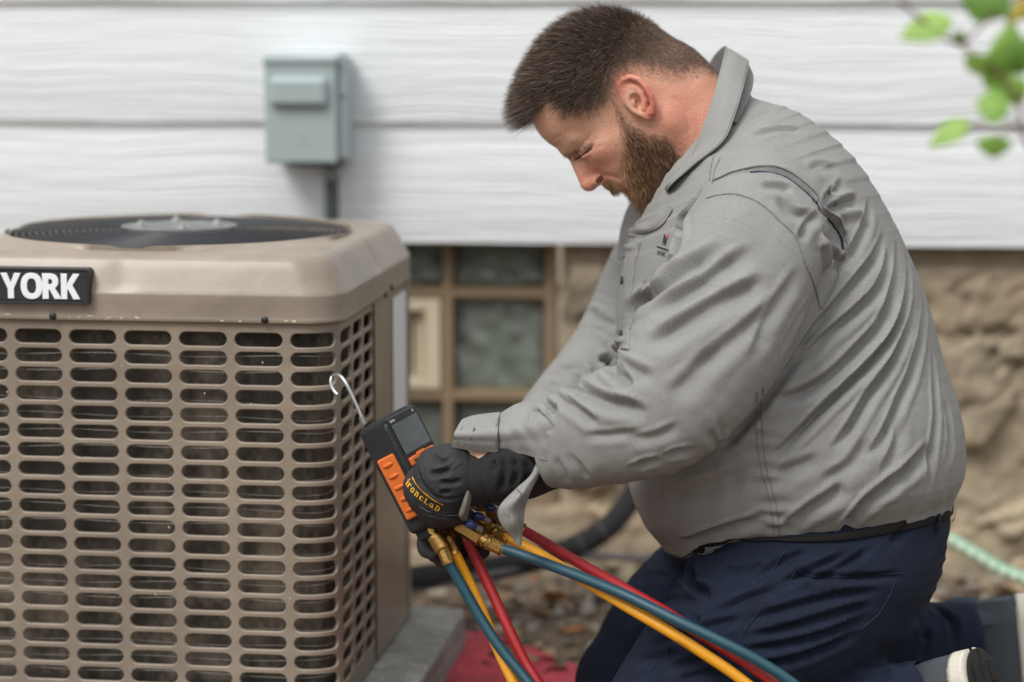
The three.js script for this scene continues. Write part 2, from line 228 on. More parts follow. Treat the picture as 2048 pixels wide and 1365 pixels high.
// s = 0 where the front face meets the front-right corner; s grows round to the right side
function acPath(s, out = 0) {
  const per = FL + ARC; let k = Math.floor((s + FL) / per), t = s + FL - k * per; // k = 0 front, 1 right, 2 back, -1 left
  let x, z, nx, nz; const h = AC_A / 2;
  if (t < FL) { x = -FL / 2 + t; z = h; nx = 0; nz = 1; } else { const a = (t - FL) / AC_R; nx = Math.sin(a); nz = Math.cos(a); x = h - AC_R + nx * AC_R; z = h - AC_R + nz * AC_R; }
  x += nx * out; z += nz * out;
  const c = [1, 0, -1, 0][((k % 4) + 4) % 4], sn = [0, 1, 0, -1][((k % 4) + 4) % 4];
  return V(x * c + z * sn, 0, -x * sn + z * c);
}
const PX = 0.0717, PY = 0.02445, SW = 0.0618, SH = 0.0180, ROWS = 19, ROW0 = CAPB - 0.0212;
{
  const pos = [], uv = [], idx = [];
  const put = (s, y, out) => { const p = acPath(s, out); pos.push(p.x, y, p.z); uv.push(s, y); return pos.length / 3 - 1; };
  const K = 7, T = 5;
  const cell = (s0, yc) => {
    const cx = s0 + SW / 2, hw = PX / 2, hh = PY / 2, rr = SH / 2, c = SW / 2 - rr, inner = [], outer = [];
    const ca = Math.atan2(hh, hw - c);
    const addArc = (side) => { for (let i = 0; i <= K; i++) { let a = -Math.PI / 2 + Math.PI * i / K; if (i === 2) a = -ca; if (i === K - 2) a = ca; if (side < 0) a = Math.PI + a; const dx = Math.cos(a), dy = Math.sin(a); inner.push([side * c, 0, dx, dy]);
      const tx = Math.abs(dx) > 1e-6 ? (hw - c) / Math.abs(dx) : 1e9, ty = Math.abs(dy) > 1e-6 ? hh / Math.abs(dy) : 1e9, t = Math.min(tx, ty); outer.push([side * c + dx * t, dy * t]); } };
    addArc(1); for (let i = 1; i < T; i++) { const x = lerp(c, -c, i / T); inner.push([x, 0, 0, 1]); outer.push([x, hh]); }
    addArc(-1); for (let i = 1; i < T; i++) { const x = lerp(-c, c, i / T); inner.push([x, 0, 0, -1]); outer.push([x, -hh]); }
    const n = inner.length, rings = [];
    rings.push(outer.map(([x, y]) => put(cx + x, yc + y, 0)));
    for (const [r, o] of [[rr + 0.0017, 0], [rr + 0.0007, 0.0001], [rr + 0.0001, -0.0010], [rr - 0.0004, -0.0024], [rr - 0.0001, -0.0045]]) rings.push(inner.map(([x, y, dx, dy]) => put(cx + x + dx * r, yc + y + dy * r, o)));
    for (let q = 0; q + 1 < rings.length; q++) for (let i = 0; i < n; i++) { const j = (i + 1) % n, a = rings[q][i], b = rings[q][j], d = rings[q + 1][i], e = rings[q + 1][j]; idx.push(a, b, e, a, e, d); }
  };
  const strip = (s0, s1, y0, y1, o = 0) => { const n = Math.max(1, Math.ceil((s1 - s0) / 0.008)); let pa, pb; for (let i = 0; i <= n; i++) { const s = lerp(s0, s1, i / n), a = put(s, y0, o), b = put(s, y1, o); if (i) idx.push(pa, a, b, pa, b, pb); pa = a; pb = b; } };
  const cols = []; for (let k = -15; k <= 3; k++) cols.push(-0.0147 + k * PX);
  for (const s0 of cols) for (let r = 0; r < ROWS; r++) cell(s0, ROW0 - r * PY);
  const sL = cols[0] - (PX - SW) / 2, sR = cols[cols.length - 1] + SW + (PX - SW) / 2, yT = ROW0 + PY / 2, yB = ROW0 - (ROWS - 0.5) * PY;
  strip(sL, sR, yT, CAPB + 0.01); strip(sL, sR, 0.006, yB);
  const g = new THREE.BufferGeometry(); g.setAttribute('position', new THREE.Float32BufferAttribute(pos, 3)); g.setAttribute('uv', new THREE.Float32BufferAttribute(uv, 2)); g.setIndex(idx);
  const gg = mergeVertices(g, 1e-5); gg.computeVertexNormals();
  mesh('louver_panel', gg, taupe, ac);
  // plain service panel with its seam, back corner post and back sheet
  const pl = (a, b, o) => grid(Math.ceil((b - a) / 0.006), 1, (u, v) => { const q = acPath(lerp(a, b, u), o); q.y = lerp(0.006, CAPB + 0.008, v); return q; }, (u, v) => [lerp(a, b, u), v]);
  mesh('service_panel', merge([pl(sR + 0.004, 0.5085, 0.0015), pl(sR - 0.004, sR + 0.006, -0.006)]), taupe, ac);
  mesh('corner_post', pl(0.510, 0.66, 0.003), taupe, ac);
  mesh('back_panel', pl(0.657, FL * 3 + ARC * 3 - 0.0 + sL + FL - 0.45, 0), taupe, ac);
  // white wiring label on the service panel
  mesh('wiring_label', grid(10, 1, (u, v) => { const q = acPath(lerp(0.402, 0.506, u), 0.0028); q.y = lerp(CAPB - 0.232, CAPB - 0.012, v); return q; }), std({ color: col(222, 228, 234), roughness: 0.45 }), ac);
  // screws under the cover edge
  const sm = std({ color: col(26, 25, 24), roughness: 0.4 });
  for (const [s, y] of [[-0.0455, CAPB + 0.0052], [-0.32, CAPB + 0.0052], [0.327, CAPB + 0.002], [0.375, CAPB + 0.006]]) { const q = acPath(s, 0.0062); q.y = y; const n = acPath(s, 0.02).sub(acPath(s, 0)).normalize(); mesh('screw', new THREE.SphereGeometry(0.0048, 14, 8).scale(1, 1, 0.55).applyQuaternion(new THREE.Quaternion().setFromUnitVectors(V(0, 0, 1), n)).translate(q.x, q.y, q.z), sm, ac); }
}
{ // coil behind the slots: finned, dusty, with guard wires
  const d = tileNoise(0, [9, 7], 71), e = tileNoise(0, [40, 30], 72), f = tileNoise(0, [150, 120], 73);
  const cm = tex(1024, 512, (x, y) => { const n = d(x, y) * 0.55 + e(x, y) * 0.35 + f(x, y) * 0.25, k = 0.25 + 0.22 * sstep(n, 0.38, 0.85); return [k * 1.02, k * 0.93, k * 0.82]; }, true);
  const cb = tex(512, 8, (x) => (Math.floor(x * 256) % 2 ? 0.9 : 0.2));
  const out = -0.026, g = grid(300, 2, (u, v) => { const q = acPath(lerp(-1.15, 0.66, u), out); q.y = lerp(0.02, CAPB, v); return q; }, (u, v) => [u * 1.81, v * 0.5]);
  mesh('coil', g, std({ map: cm, bumpMap: scaled(cb, 1 / 0.5, 1), bumpScale: 0.0015, roughness: 0.7, metalness: 0.15 }), ac);
  const wm = std({ color: col(160, 156, 148), roughness: 0.45, metalness: 0.4 }), r = rng(8);
  for (let k = 0; k < 22; k++) { // thin guard wires, a little slack
    const y0 = 0.045 + k * (CAPB - 0.07) / 22, tl = (r() - 0.35) * 0.02, pts = [];
    for (let i = 0; i <= 24; i++) { const s = lerp(-0.62, 0.25, i / 24), q = acPath(s, -0.0165); q.y = y0 + tl * (i / 24 - 0.5) - 0.0016 * Math.sin(i * 0.9 + k); pts.push(q); }
    mesh('guard_wire', tubeOf(pts, 0.0005, 90, 5), wm, ac);
  }
  const tw = std({ color: col(96, 78, 52), roughness: 0.9 }); // bits of dry grass caught in the guard
  const bits = []; for (let k = 0; k < 60; k++) { const s = -0.5 + r() * 0.6, q = acPath(s, -0.022 - r() * 0.008); q.y = 0.05 + r() * (CAPB - 0.08); bits.push(bar(q, q.clone().add(V((r() - 0.5) * 0.03, (r() - 0.4) * 0.02, (r() - 0.5) * 0.006)), 0.0005, 0.0002, 4)); }
  mesh('caught_straw', merge(bits), tw, ac).userData.kind = 'stuff';
}
{ // top cover
  const N = 240, H0 = CAPB, ringsq = (half, rc, a) => { // rounded square, a = 0 at +z (front), growing towards +x (right)
    const per = (2 * (half - rc)) * 4 + 2 * Math.PI * rc; let s = a * per; const fl = 2 * (half - rc), arc = rc * Math.PI / 2, pe = fl + arc; s += fl / 2; const k = Math.floor(s / pe) % 4, t = s - Math.floor(s / pe) * pe;
    let x, z; if (t < fl) { x = -fl / 2 + t; z = half; } else { const b = (t - fl) / rc; x = half - rc + Math.sin(b) * rc; z = half - rc + Math.cos(b) * rc; }
    const c = [1, 0, -1, 0][k], sn = [0, 1, 0, -1][k]; return V(x * c + z * sn, 0, -x * sn + z * c);
  };
  const RO = 0.2345, hb = AC_A / 2 + 0.0045;
  // [inset, height, corner radius, roundness to circle]
  const prof = [[0.004, 0.0015, 0.046, 0], [0, 0.0, 0.05, 0], [-0.0012, 0.002, 0.05, 0], [-0.0012, 0.006, 0.05, 0], [0.0, 0.0085, 0.05, 0], [0, 0.022, 0.05, 0], [0, 0.0335, 0.05, 0], [0.0008, 0.0365, 0.049, 0], [0.003, 0.0405, 0.048, 0], [0.0075, 0.050, 0.047, 0], [0.0142, 0.0640, 0.046, 0], [0.0190, 0.0735, 0.045, 0], [0.0232, 0.0795, 0.045, 0], [0.0300, 0.0834, 0.046, 0], [0.040, 0.0850, 0.05, 0.02], [0.052, 0.0853, 0.06, 0.05], [0, 0.0862, 0.07, 0.35], [0, 0.0880, 0.08, 0.7], [0, 0.0905, 0, 0.9], [0, 0.0922, 0, 0.975], [0, 0.0918, 0, 0.993], [0, 0.0885, 0, 1.0], [0, 0.078, 0, 1.0]];
  const flat = [0.052, 0.06];
  const dip = (a, w) => { let m = 0; for (const c of [0, 0.25, 0.5, 0.75, 1]) { const q = (a - c) / w; m += Math.exp(-q * q); } return m; };
  const g = grid(N * 2, prof.length - 1, (u, v, i, j) => {
    const [ins, y, rc, w] = prof[j], a = (i / (N * 2)) % 1, ang = a * Math.PI * 2;
    const sq = ringsq(hb - (w > 0.04 ? flat[0] : ins), w > 0.04 ? flat[1] : rc, a), ci = V(Math.sin(ang) * RO, 0, Math.cos(ang) * RO);
    const p = w > 0 ? sq.clone().lerp(ci, w) : sq; let hy = y;
    if (j >= 9 && j < 21) hy -= (j >= 19 ? 0.0085 : j === 18 ? 0.006 : j === 17 ? 0.0035 : j === 16 ? 0.002 : 0.0) * dip(a, 0.012);
    if (j >= 8 && j <= 14) { const q = dip(a, 0.0085) * (a > 0.12 && a < 0.88 ? 0.0034 : 0.0014); const l = Math.hypot(p.x, p.z); p.multiplyScalar(1 - q / l); }
    p.y = H0 + hy; return p;
  }, (u, v, p) => [Math.atan2(p.x, p.z) * 0.28, p.y - Math.hypot(p.x, p.z)], true);
  mesh('top_cover', g, taupe, ac);
  mesh('fan_shroud', new THREE.CylinderGeometry(RO - 0.001, RO - 0.02, 0.13, 72, 1, true).translate(0, H0 + 0.018, 0), taupe, ac);
  mesh('base_pan', box(AC_A - 0.012, 0.012, AC_A - 0.012, 0, 0.009, 0, 0.004), taupe, ac);
  // fan
  const fan = new THREE.Group(); fan.name = 'fan'; ac.add(fan); const fm = std({ color: col(34, 35, 37), roughness: 0.55, metalness: 0.3 });
  for (let k = 0; k < 3; k++) { const b = grid(16, 10, (u, v) => { const r = lerp(0.05, 0.215, v), a = (u - 0.5) * (1.25 - 0.2 * v) + k * Math.PI * 2 / 3 + v * 0.25; return V(Math.sin(a) * r, H0 + 0.018 + (u - 0.5) * 0.05, Math.cos(a) * r); }); mesh('blade', b, fm, fan); }
  mesh('motor', new THREE.CylinderGeometry(0.062, 0.062, 0.07, 40).translate(0, H0 + 0.036, 0), fm, fan);
  // wire guard
  const gd = new THREE.Group(); gd.name = 'fan_guard'; ac.add(gd); const wm = std({ color: col(38, 40, 44), roughness: 0.38, metalness: 0.25 });
  const dome = (r) => H0 + 0.0868 + 0.0065 * (1 - Math.pow(r / RO, 2));
  for (let k = 0; k < 17; k++) { const r = 0.086 + k * 0.00895; mesh('guard_ring', new THREE.TorusGeometry(r, 0.0014, 8, 110).rotateX(Math.PI / 2).translate(0, dome(r), 0), wm, gd); }
  for (let k = 0; k < 8; k++) { const a = k * Math.PI / 4 + 0.2, p = []; for (let i = 0; i <= 6; i++) { const r = lerp(0.07, RO + 0.002, i / 6); p.push(V(Math.sin(a) * r, dome(r) - 0.0035, Math.cos(a) * r)); } mesh('guard_spoke', tubeOf(p, 0.0021, 18, 7), wm, gd); }
  const zinc = (() => { const a = tileNoise(0, [20, 20], 81), b = tileNoise(0, [6, 6], 82); return tex(256, 256, (x, y) => { const k = 0.46 + 0.16 * (a(x, y) - 0.5) + 0.14 * (b(x, y) - 0.5); return [k, k * 1.02, k * 1.02]; }, true); })();
  const hub = mesh('hub_plate', new THREE.CylinderGeometry(0.0795, 0.0795, 0.0025, 60).translate(0, dome(0.03) + 0.002, 0), std({ map: zinc, roughness: 0.5, metalness: 0.45 }), gd);
  for (let k = 0; k < 4; k++) { const a = k * Math.PI / 2 + 0.35, x = Math.sin(a) * 0.052, z = Math.cos(a) * 0.052, y = dome(0.03) + 0.003; mesh('bolt', merge([new THREE.CylinderGeometry(0.0075, 0.0075, 0.003, 18).translate(x, y + 0.0018, z), new THREE.CylinderGeometry(0.0042, 0.0042, 0.007, 6).translate(x, y + 0.0045, z)]), std({ color: col(196, 198, 192), roughness: 0.35, metalness: 0.6 }), gd); }
}
{ // name plate with white raised lettering
  const s = 3.06 / FPX, w = 202 * s, h = 72 * s, bx = -0.103, by = CAPB + 0.0445, bz = AC_A / 2 + 0.0045;
  const b = new THREE.Group(); b.name = 'name_plate'; ac.add(b);
  const pm = std({ color: col(38, 40, 44), roughness: 0.42, bumpMap: scaled(paintB, 6, 6), bumpScale: 0.0002 });
  mesh('plate', box(w, h, 0.024, bx, by, bz - 0.004, 0.005, 4), pm, b);
  mesh('plate_rim', (() => { const o = new THREE.Shape(), i = new THREE.Path(), rr = (q, W, H, r) => { q.moveTo(-W + r, -H); q.lineTo(W - r, -H); q.quadraticCurveTo(W, -H, W, -H + r); q.lineTo(W, H - r); q.quadraticCurveTo(W, H, W - r, H); q.lineTo(-W + r, H); q.quadraticCurveTo(-W, H, -W, H - r); q.lineTo(-W, -H + r); q.quadraticCurveTo(-W, -H, -W + r, -H); }; rr(o, w / 2 - 0.0006, h / 2 - 0.0006, 0.0045); rr(i, w / 2 - 0.0026, h / 2 - 0.0026, 0.003); o.holes.push(i); return new THREE.ExtrudeGeometry(o, { depth: 0.0016, bevelEnabled: true, bevelSize: 0.0004, bevelThickness: 0.0004, bevelSegments: 2 }).translate(bx, by, bz + 0.0072); })(), pm, b);
  const letters = 'YORK'; const tm = std({ color: col(232, 238, 240), roughness: 0.45 });
  const gs = [...letters].map((c) => { const g = new TextGeometry(c, { font, size: 1, depth: 0.04, curveSegments: 8, bevelEnabled: true, bevelThickness: 0.012, bevelSize: 0.028, bevelSegments: 2 }); g.computeBoundingBox(); return g; });
  const gap = -0.005, widths = gs.map((g) => g.boundingBox.max.x - g.boundingBox.min.x), tot = widths.reduce((a, q) => a + q, 0) + gap * 3, kx = 0.1035 / tot, ky = 0.0325 / (gs[3].boundingBox.max.y - gs[3].boundingBox.min.y);
  let x = bx - 0.1035 / 2; gs.forEach((g, i) => { const q = g.boundingBox; g.translate(-q.min.x, -(i === 1 ? (q.min.y + q.max.y) / 2 : (gs[3].boundingBox.min.y + gs[3].boundingBox.max.y) / 2), 0).scale(kx, ky, 0.03).translate(x, by, bz + 0.0078); x += (widths[i] + gap) * kx; mesh('letter', g, tm, b); });
}

{ // chipped paint and dried mud flecks along the cover's lower lip and on the bars
  const r = rng(19), l = [], hb = AC_A / 2 + 0.0057, fl = (x, y, z, a, b) => l.push(new THREE.IcosahedronGeometry(1, 1).scale(a, b, 0.0004).translate(x, y, z));
  for (let i = 0; i < 20; i++) fl(-0.22 + Math.pow(r(), 1.4) * 0.44, CAPB + 0.003 + r() * 0.004, hb, 0.001 + r() * 0.0035, 0.0006 + r() * 0.0008);
  fl(0.222, CAPB + 0.004, hb, 0.003, 0.0016);
  for (let i = 0; i < 12; i++) { const q = acPath(-0.42 + r() * 0.42, 0.0002); fl(q.x, 0.03 + r() * (CAPB - 0.05), q.z, 0.0006 + r() * 0.0008, 0.0006 + r() * 0.0012); }
  mesh('paint_chips', merge(l), std({ color: col(196, 184, 164), roughness: 0.8 }), ac).userData.kind = 'stuff';
}
// ---------- distance fields for the person ----------
function smin(a, b, k) { const h = Math.max(k - Math.abs(a - b), 0) / k; return Math.min(a, b) - h * h * k * 0.25; }
function smax(a, b, k) { return -smin(-a, -b, k); }
// chain of elliptical sections: [px, py, D, a (px, across, in the picture plane), b (m, along the line of sight)], smoothed
function chain(secs, o = {}) {
  const n = secs.length, pts = secs.map((s) => P(s[0], s[1], s[2])), sub = o.sub || 5, C = [], A = [], Bv = [], ra = [], rb = [], L = [0];
  const curve = new THREE.CatmullRomCurve3(pts, false, 'centripetal'), cr = (k, t) => { // catmull-rom on scalars
    const f = t * (n - 1), i = Math.min(n - 2, Math.floor(f)), u = f - i, q = (j) => secs[clamp(j, 0, n - 1)][k], a = q(i - 1), b = q(i), c = q(i + 1), d = q(i + 2);
    return b + 0.5 * u * (c - a + u * (2 * a - 5 * b + 4 * c - d + u * (3 * (b - c) + d - a))); };
  const m = (n - 1) * sub;
  for (let i = 0; i <= m; i++) {
    const t = i / m, p = curve.getPoint(t), T = curve.getTangent(t), B = (o.side || FW).clone(); B.addScaledVector(T, -B.dot(T)).normalize(); const Ax = new THREE.Vector3().crossVectors(B, T).normalize();
    C.push(p); A.push(Ax); Bv.push(B); const D = cr(2, t); ra.push(cr(3, t) * D / FPX); rb.push(cr(4, t)); if (i) L.push(L[i - 1] + p.distanceTo(C[i - 1]));
  }
  const e = o.e || 2, cap = o.cap ?? null, f = new Float64Array((m + 1) * 11);
  for (let i = 0; i <= m; i++) f.set([C[i].x, C[i].y, C[i].z, A[i].x, A[i].y, A[i].z, Bv[i].x, Bv[i].y, Bv[i].z, ra[i], rb[i]], i * 11);
  const seg = []; for (let i = 0; i < m; i++) { const dx = f[i * 11 + 11] - f[i * 11], dy = f[i * 11 + 12] - f[i * 11 + 1], dz = f[i * 11 + 13] - f[i * 11 + 2]; seg.push([dx, dy, dz, dx * dx + dy * dy + dz * dz]); }
  const out = { t: 0, ang: 0, s: 0 };
  const sdf = (x, y, z, want) => {
    let best = 1e9, bi = 0, bu = 0;
    for (let i = 0; i < m; i++) {
      const k = i * 11, s = seg[i], px = x - f[k], py = y - f[k + 1], pz = z - f[k + 2]; let u = (px * s[0] + py * s[1] + pz * s[2]) / s[3]; u = u < 0 ? 0 : u > 1 ? 1 : u;
      const qx = px - u * s[0], qy = py - u * s[1], qz = pz - u * s[2], d = qx * qx + qy * qy + qz * qz; if (d < best) { best = d; bi = i; bu = u; }
    }
    const k = bi * 11, j = k + 11, w = 1 - bu, g = (q) => f[k + q] * w + f[j + q] * bu;
    const qx = x - g(0), qy = y - g(1), qz = z - g(2), a = g(9), b = g(10), qa = qx * g(3) + qy * g(4) + qz * g(5), qb = qx * g(6) + qy * g(7) + qz * g(8);
    let kk;
    if (e === 2) kk = Math.sqrt(qa * qa / (a * a) + qb * qb / (b * b)); else kk = Math.pow(Math.pow(Math.abs(qa) / a, e) + Math.pow(Math.abs(qb) / b, e), 1 / e);
    if ((bi === 0 && bu === 0) || (bi === m - 1 && bu === 1)) { const s = seg[bi], l = Math.sqrt(s[3]), qt = (qx * s[0] + qy * s[1] + qz * s[2]) / l, c = cap ?? Math.min(a, b); kk = Math.sqrt(kk * kk + qt * qt / (c * c)); }
    if (want) { out.t = (bi + bu) / m; out.ang = Math.atan2(qb / b, qa / a); out.s = L[bi] * w + L[bi + 1] * bu; out.r = (a + b) / 2; return out; }
    const r = Math.sqrt(qx * qx + qy * qy + qz * qz);
    return kk < 1e-6 ? -Math.min(a, b) : Math.max(r - r / kk, (kk - 1) * Math.min(a, b) * (kk < 1 ? 1 : 0) - (kk < 1 ? 0 : 1e9)) ;
  };
  const lo = V(1e9, 1e9, 1e9), hi = V(-1e9, -1e9, -1e9); C.forEach((c, i) => { const r = Math.max(ra[i], rb[i]) * 1.05 + 0.01; lo.min(c.clone().subScalar(r)); hi.max(c.clone().addScalar(r)); });
  return { sdf, lo, hi, C, A, Bv, ra, rb, len: L[m] };
}
// naive surface nets with a coarse pass, then the vertices are drawn onto the zero level
function nets(sdf, lo, hi, cell, polish = 2) {
  const nx = Math.ceil((hi.x - lo.x) / cell) + 2, ny = Math.ceil((hi.y - lo.y) / cell) + 2, nz = Math.ceil((hi.z - lo.z) / cell) + 2, ox = lo.x - cell, oy = lo.y - cell, oz = lo.z - cell;
  const val = new Float32Array((nx + 1) * (ny + 1) * (nz + 1)).fill(1), at = (i, j, k) => (k * (ny + 1) + j) * (nx + 1) + i, Bs = 5;
  for (let bk = 0; bk <= nz; bk += Bs) for (let bj = 0; bj <= ny; bj += Bs) for (let bi = 0; bi <= nx; bi += Bs) {
    const h = (Bs - 1) / 2, c = sdf(ox + (bi + h) * cell, oy + (bj + h) * cell, oz + (bk + h) * cell), near = Math.abs(c) < Bs * cell * 1.5;
    for (let k = bk; k < Math.min(bk + Bs, nz + 1); k++) for (let j = bj; j < Math.min(bj + Bs, ny + 1); j++) for (let i = bi; i < Math.min(bi + Bs, nx + 1); i++) val[at(i, j, k)] = near ? sdf(ox + i * cell, oy + j * cell, oz + k * cell) : c;
  }
  const vid = new Int32Array(nx * ny * nz).fill(-1), vat = (i, j, k) => (k * ny + j) * nx + i, pos = [], idx = [];
  const E = [[0, 1], [0, 2], [0, 4], [1, 3], [1, 5], [2, 3], [2, 6], [3, 7], [4, 5], [4, 6], [5, 7], [6, 7]], v8 = new Float64Array(8);
  for (let k = 0; k < nz; k++) for (let j = 0; j < ny; j++) for (let i = 0; i < nx; i++) {
    let mask = 0; for (let q = 0; q < 8; q++) { v8[q] = val[at(i + (q & 1), j + ((q >> 1) & 1), k + (q >> 2))]; if (v8[q] < 0) mask |= 1 << q; }
    if (mask === 0 || mask === 255) continue;
    let x = 0, y = 0, z = 0, n = 0;
    for (const [a, b] of E) if ((v8[a] < 0) !== (v8[b] < 0)) { const t = v8[a] / (v8[a] - v8[b]); x += (a & 1) * (1 - t) + (b & 1) * t; y += ((a >> 1) & 1) * (1 - t) + ((b >> 1) & 1) * t; z += (a >> 2) * (1 - t) + (b >> 2) * t; n++; }
    vid[vat(i, j, k)] = pos.length / 3; pos.push(ox + (i + x / n) * cell, oy + (j + y / n) * cell, oz + (k + z / n) * cell);
  }
  const quad = (a, b, c, d, flip) => { if (a < 0 || b < 0 || c < 0 || d < 0) return; if (flip) idx.push(a, c, b, a, d, c); else idx.push(a, b, c, a, c, d); };
  for (let k = 1; k < nz; k++) for (let j = 1; j < ny; j++) for (let i = 1; i < nx; i++) {
    const s = val[at(i, j, k)] < 0;
    if (i < nx && s !== (val[at(i + 1, j, k)] < 0)) quad(vid[vat(i, j - 1, k - 1)], vid[vat(i, j, k - 1)], vid[vat(i, j, k)], vid[vat(i, j - 1, k)], !s);
    if (j < ny && s !== (val[at(i, j + 1, k)] < 0)) quad(vid[vat(i - 1, j, k - 1)], vid[vat(i - 1, j, k)], vid[vat(i, j, k)], vid[vat(i, j, k - 1)], !s);
    if (k < nz && s !== (val[at(i, j, k + 1)] < 0)) quad(vid[vat(i - 1, j - 1, k)], vid[vat(i, j - 1, k)], vid[vat(i, j, k)], vid[vat(i - 1, j, k)], !s);
  }
  const e = cell * 0.25;
  for (let it = 0; it < polish; it++) for (let q = 0; q < pos.length; q += 3) {
    const x = pos[q], y = pos[q + 1], z = pos[q + 2], d = sdf(x, y, z), gx = (sdf(x + e, y, z) - d) / e, gy = (sdf(x, y + e, z) - d) / e, gz = (sdf(x, y, z + e) - d) / e, g2 = gx * gx + gy * gy + gz * gz;
    if (g2 < 0.02) continue; const st = clamp(d / g2, -cell * 0.5, cell * 0.5) * 0.9; pos[q] -= gx * st; pos[q + 1] -= gy * st; pos[q + 2] -= gz * st;
  }
  return { pos, idx };
}
function gradN(sdf, p, e = 0.0015) { return V(sdf(p.x + e, p.y, p.z) - sdf(p.x - e, p.y, p.z), sdf(p.x, p.y + e, p.z) - sdf(p.x, p.y - e, p.z), sdf(p.x, p.y, p.z + e) - sdf(p.x, p.y, p.z - e)).normalize(); }
function trace(sdf, o, d, t0, t1) { let t = t0; for (let i = 0; i < 160; i++) { const p = o.clone().addScaledVector(d, t), s = sdf(p.x, p.y, p.z); if (s < 0.0004) return p; t += Math.max(s * 0.6, 0.0006); if (t > t1) return null; } return null; }
// the point of a field that a pixel of the photograph looks at
function hit(sdf, px, py, t0 = 2.3, t1 = 3.6) { const d = P(px, py, 1).sub(EYE).normalize(); return trace(sdf, EYE, d, t0, t1); }
const SK = V(-0.45, 0.9, 0).normalize();
// folds: polylines found on the surface; each lowers or lifts the cloth near it
function foldField(sdf, strokes) {
  const list = [];
  for (const [A, w, ...pp] of strokes) {
    const raw = []; for (let i = 0; i + 1 < pp.length; i += 2) { const h = hit(sdf, pp[i], pp[i + 1]); if (h) raw.push(h); }
    if (raw.length < 2) continue;
    const cv = new THREE.CatmullRomCurve3(raw, false, 'centripetal'), n = Math.max(6, raw.length * 4), q = []; for (let i = 0; i <= n; i++) { q.push(cv.getPoint(i / n)); }
    const wm = w * 2.9 / FPX, lo = V(1e9, 1e9, 1e9), hi = V(-1e9, -1e9, -1e9); q.forEach((p) => { lo.min(p); hi.max(p); }); lo.subScalar(wm * 3.2); hi.addScalar(wm * 3.2);
    list.push({ A: A / 1000 * 1.75, w: wm, q, lo, hi });
  }
  return (x, y, z) => {
    let h = 0;
    for (const s of list) {
      if (x < s.lo.x || y < s.lo.y || z < s.lo.z || x > s.hi.x || y > s.hi.y || z > s.hi.z) continue;
      let best = 1e9, bt = 0, sd = 0; const q = s.q, n = q.length - 1;
      for (let i = 0; i < n; i++) { const a = q[i], b = q[i + 1], dx = b.x - a.x, dy = b.y - a.y, dz = b.z - a.z, px = x - a.x, py = y - a.y, pz = z - a.z; let u = (px * dx + py * dy + pz * dz) / (dx * dx + dy * dy + dz * dz); u = u < 0 ? 0 : u > 1 ? 1 : u; const d = (px - u * dx) ** 2 + (py - u * dy) ** 2 + (pz - u * dz) ** 2; if (d < best) { best = d; bt = (i + u) / n; const ux = dy * FW.z - dz * FW.y, uy = dz * FW.x - dx * FW.z, uz = dx * FW.y - dy * FW.x, o = ux * SK.x + uy * SK.y + uz * SK.z; sd = (o > 0 ? 1 : -1) * ((px - u * dx) * ux + (py - u * dy) * uy + (pz - u * dz) * uz); } }
      // steep on the upper side of a crease, easy on the lower
      const r = Math.sqrt(best) / (s.w * (sd > 0 ? 0.72 : 1.3)); if (r > 2.6) continue;
      const end = Math.min(1, 4.5 * Math.min(bt, 1 - bt) + 0.05); // tapers out at both ends
      h += s.A * end * (Math.exp(-r * r) - (sd > 0 ? 0.30 : 0.22) * Math.exp(-((r - 1.7) ** 2) * 1.6));
    }
    return h;
  };
}
const PB = V(0.25, 0, -2.95);   // the person's base on the ground
function local(g) { return g.translate(-PB.x, -PB.y, -PB.z); }
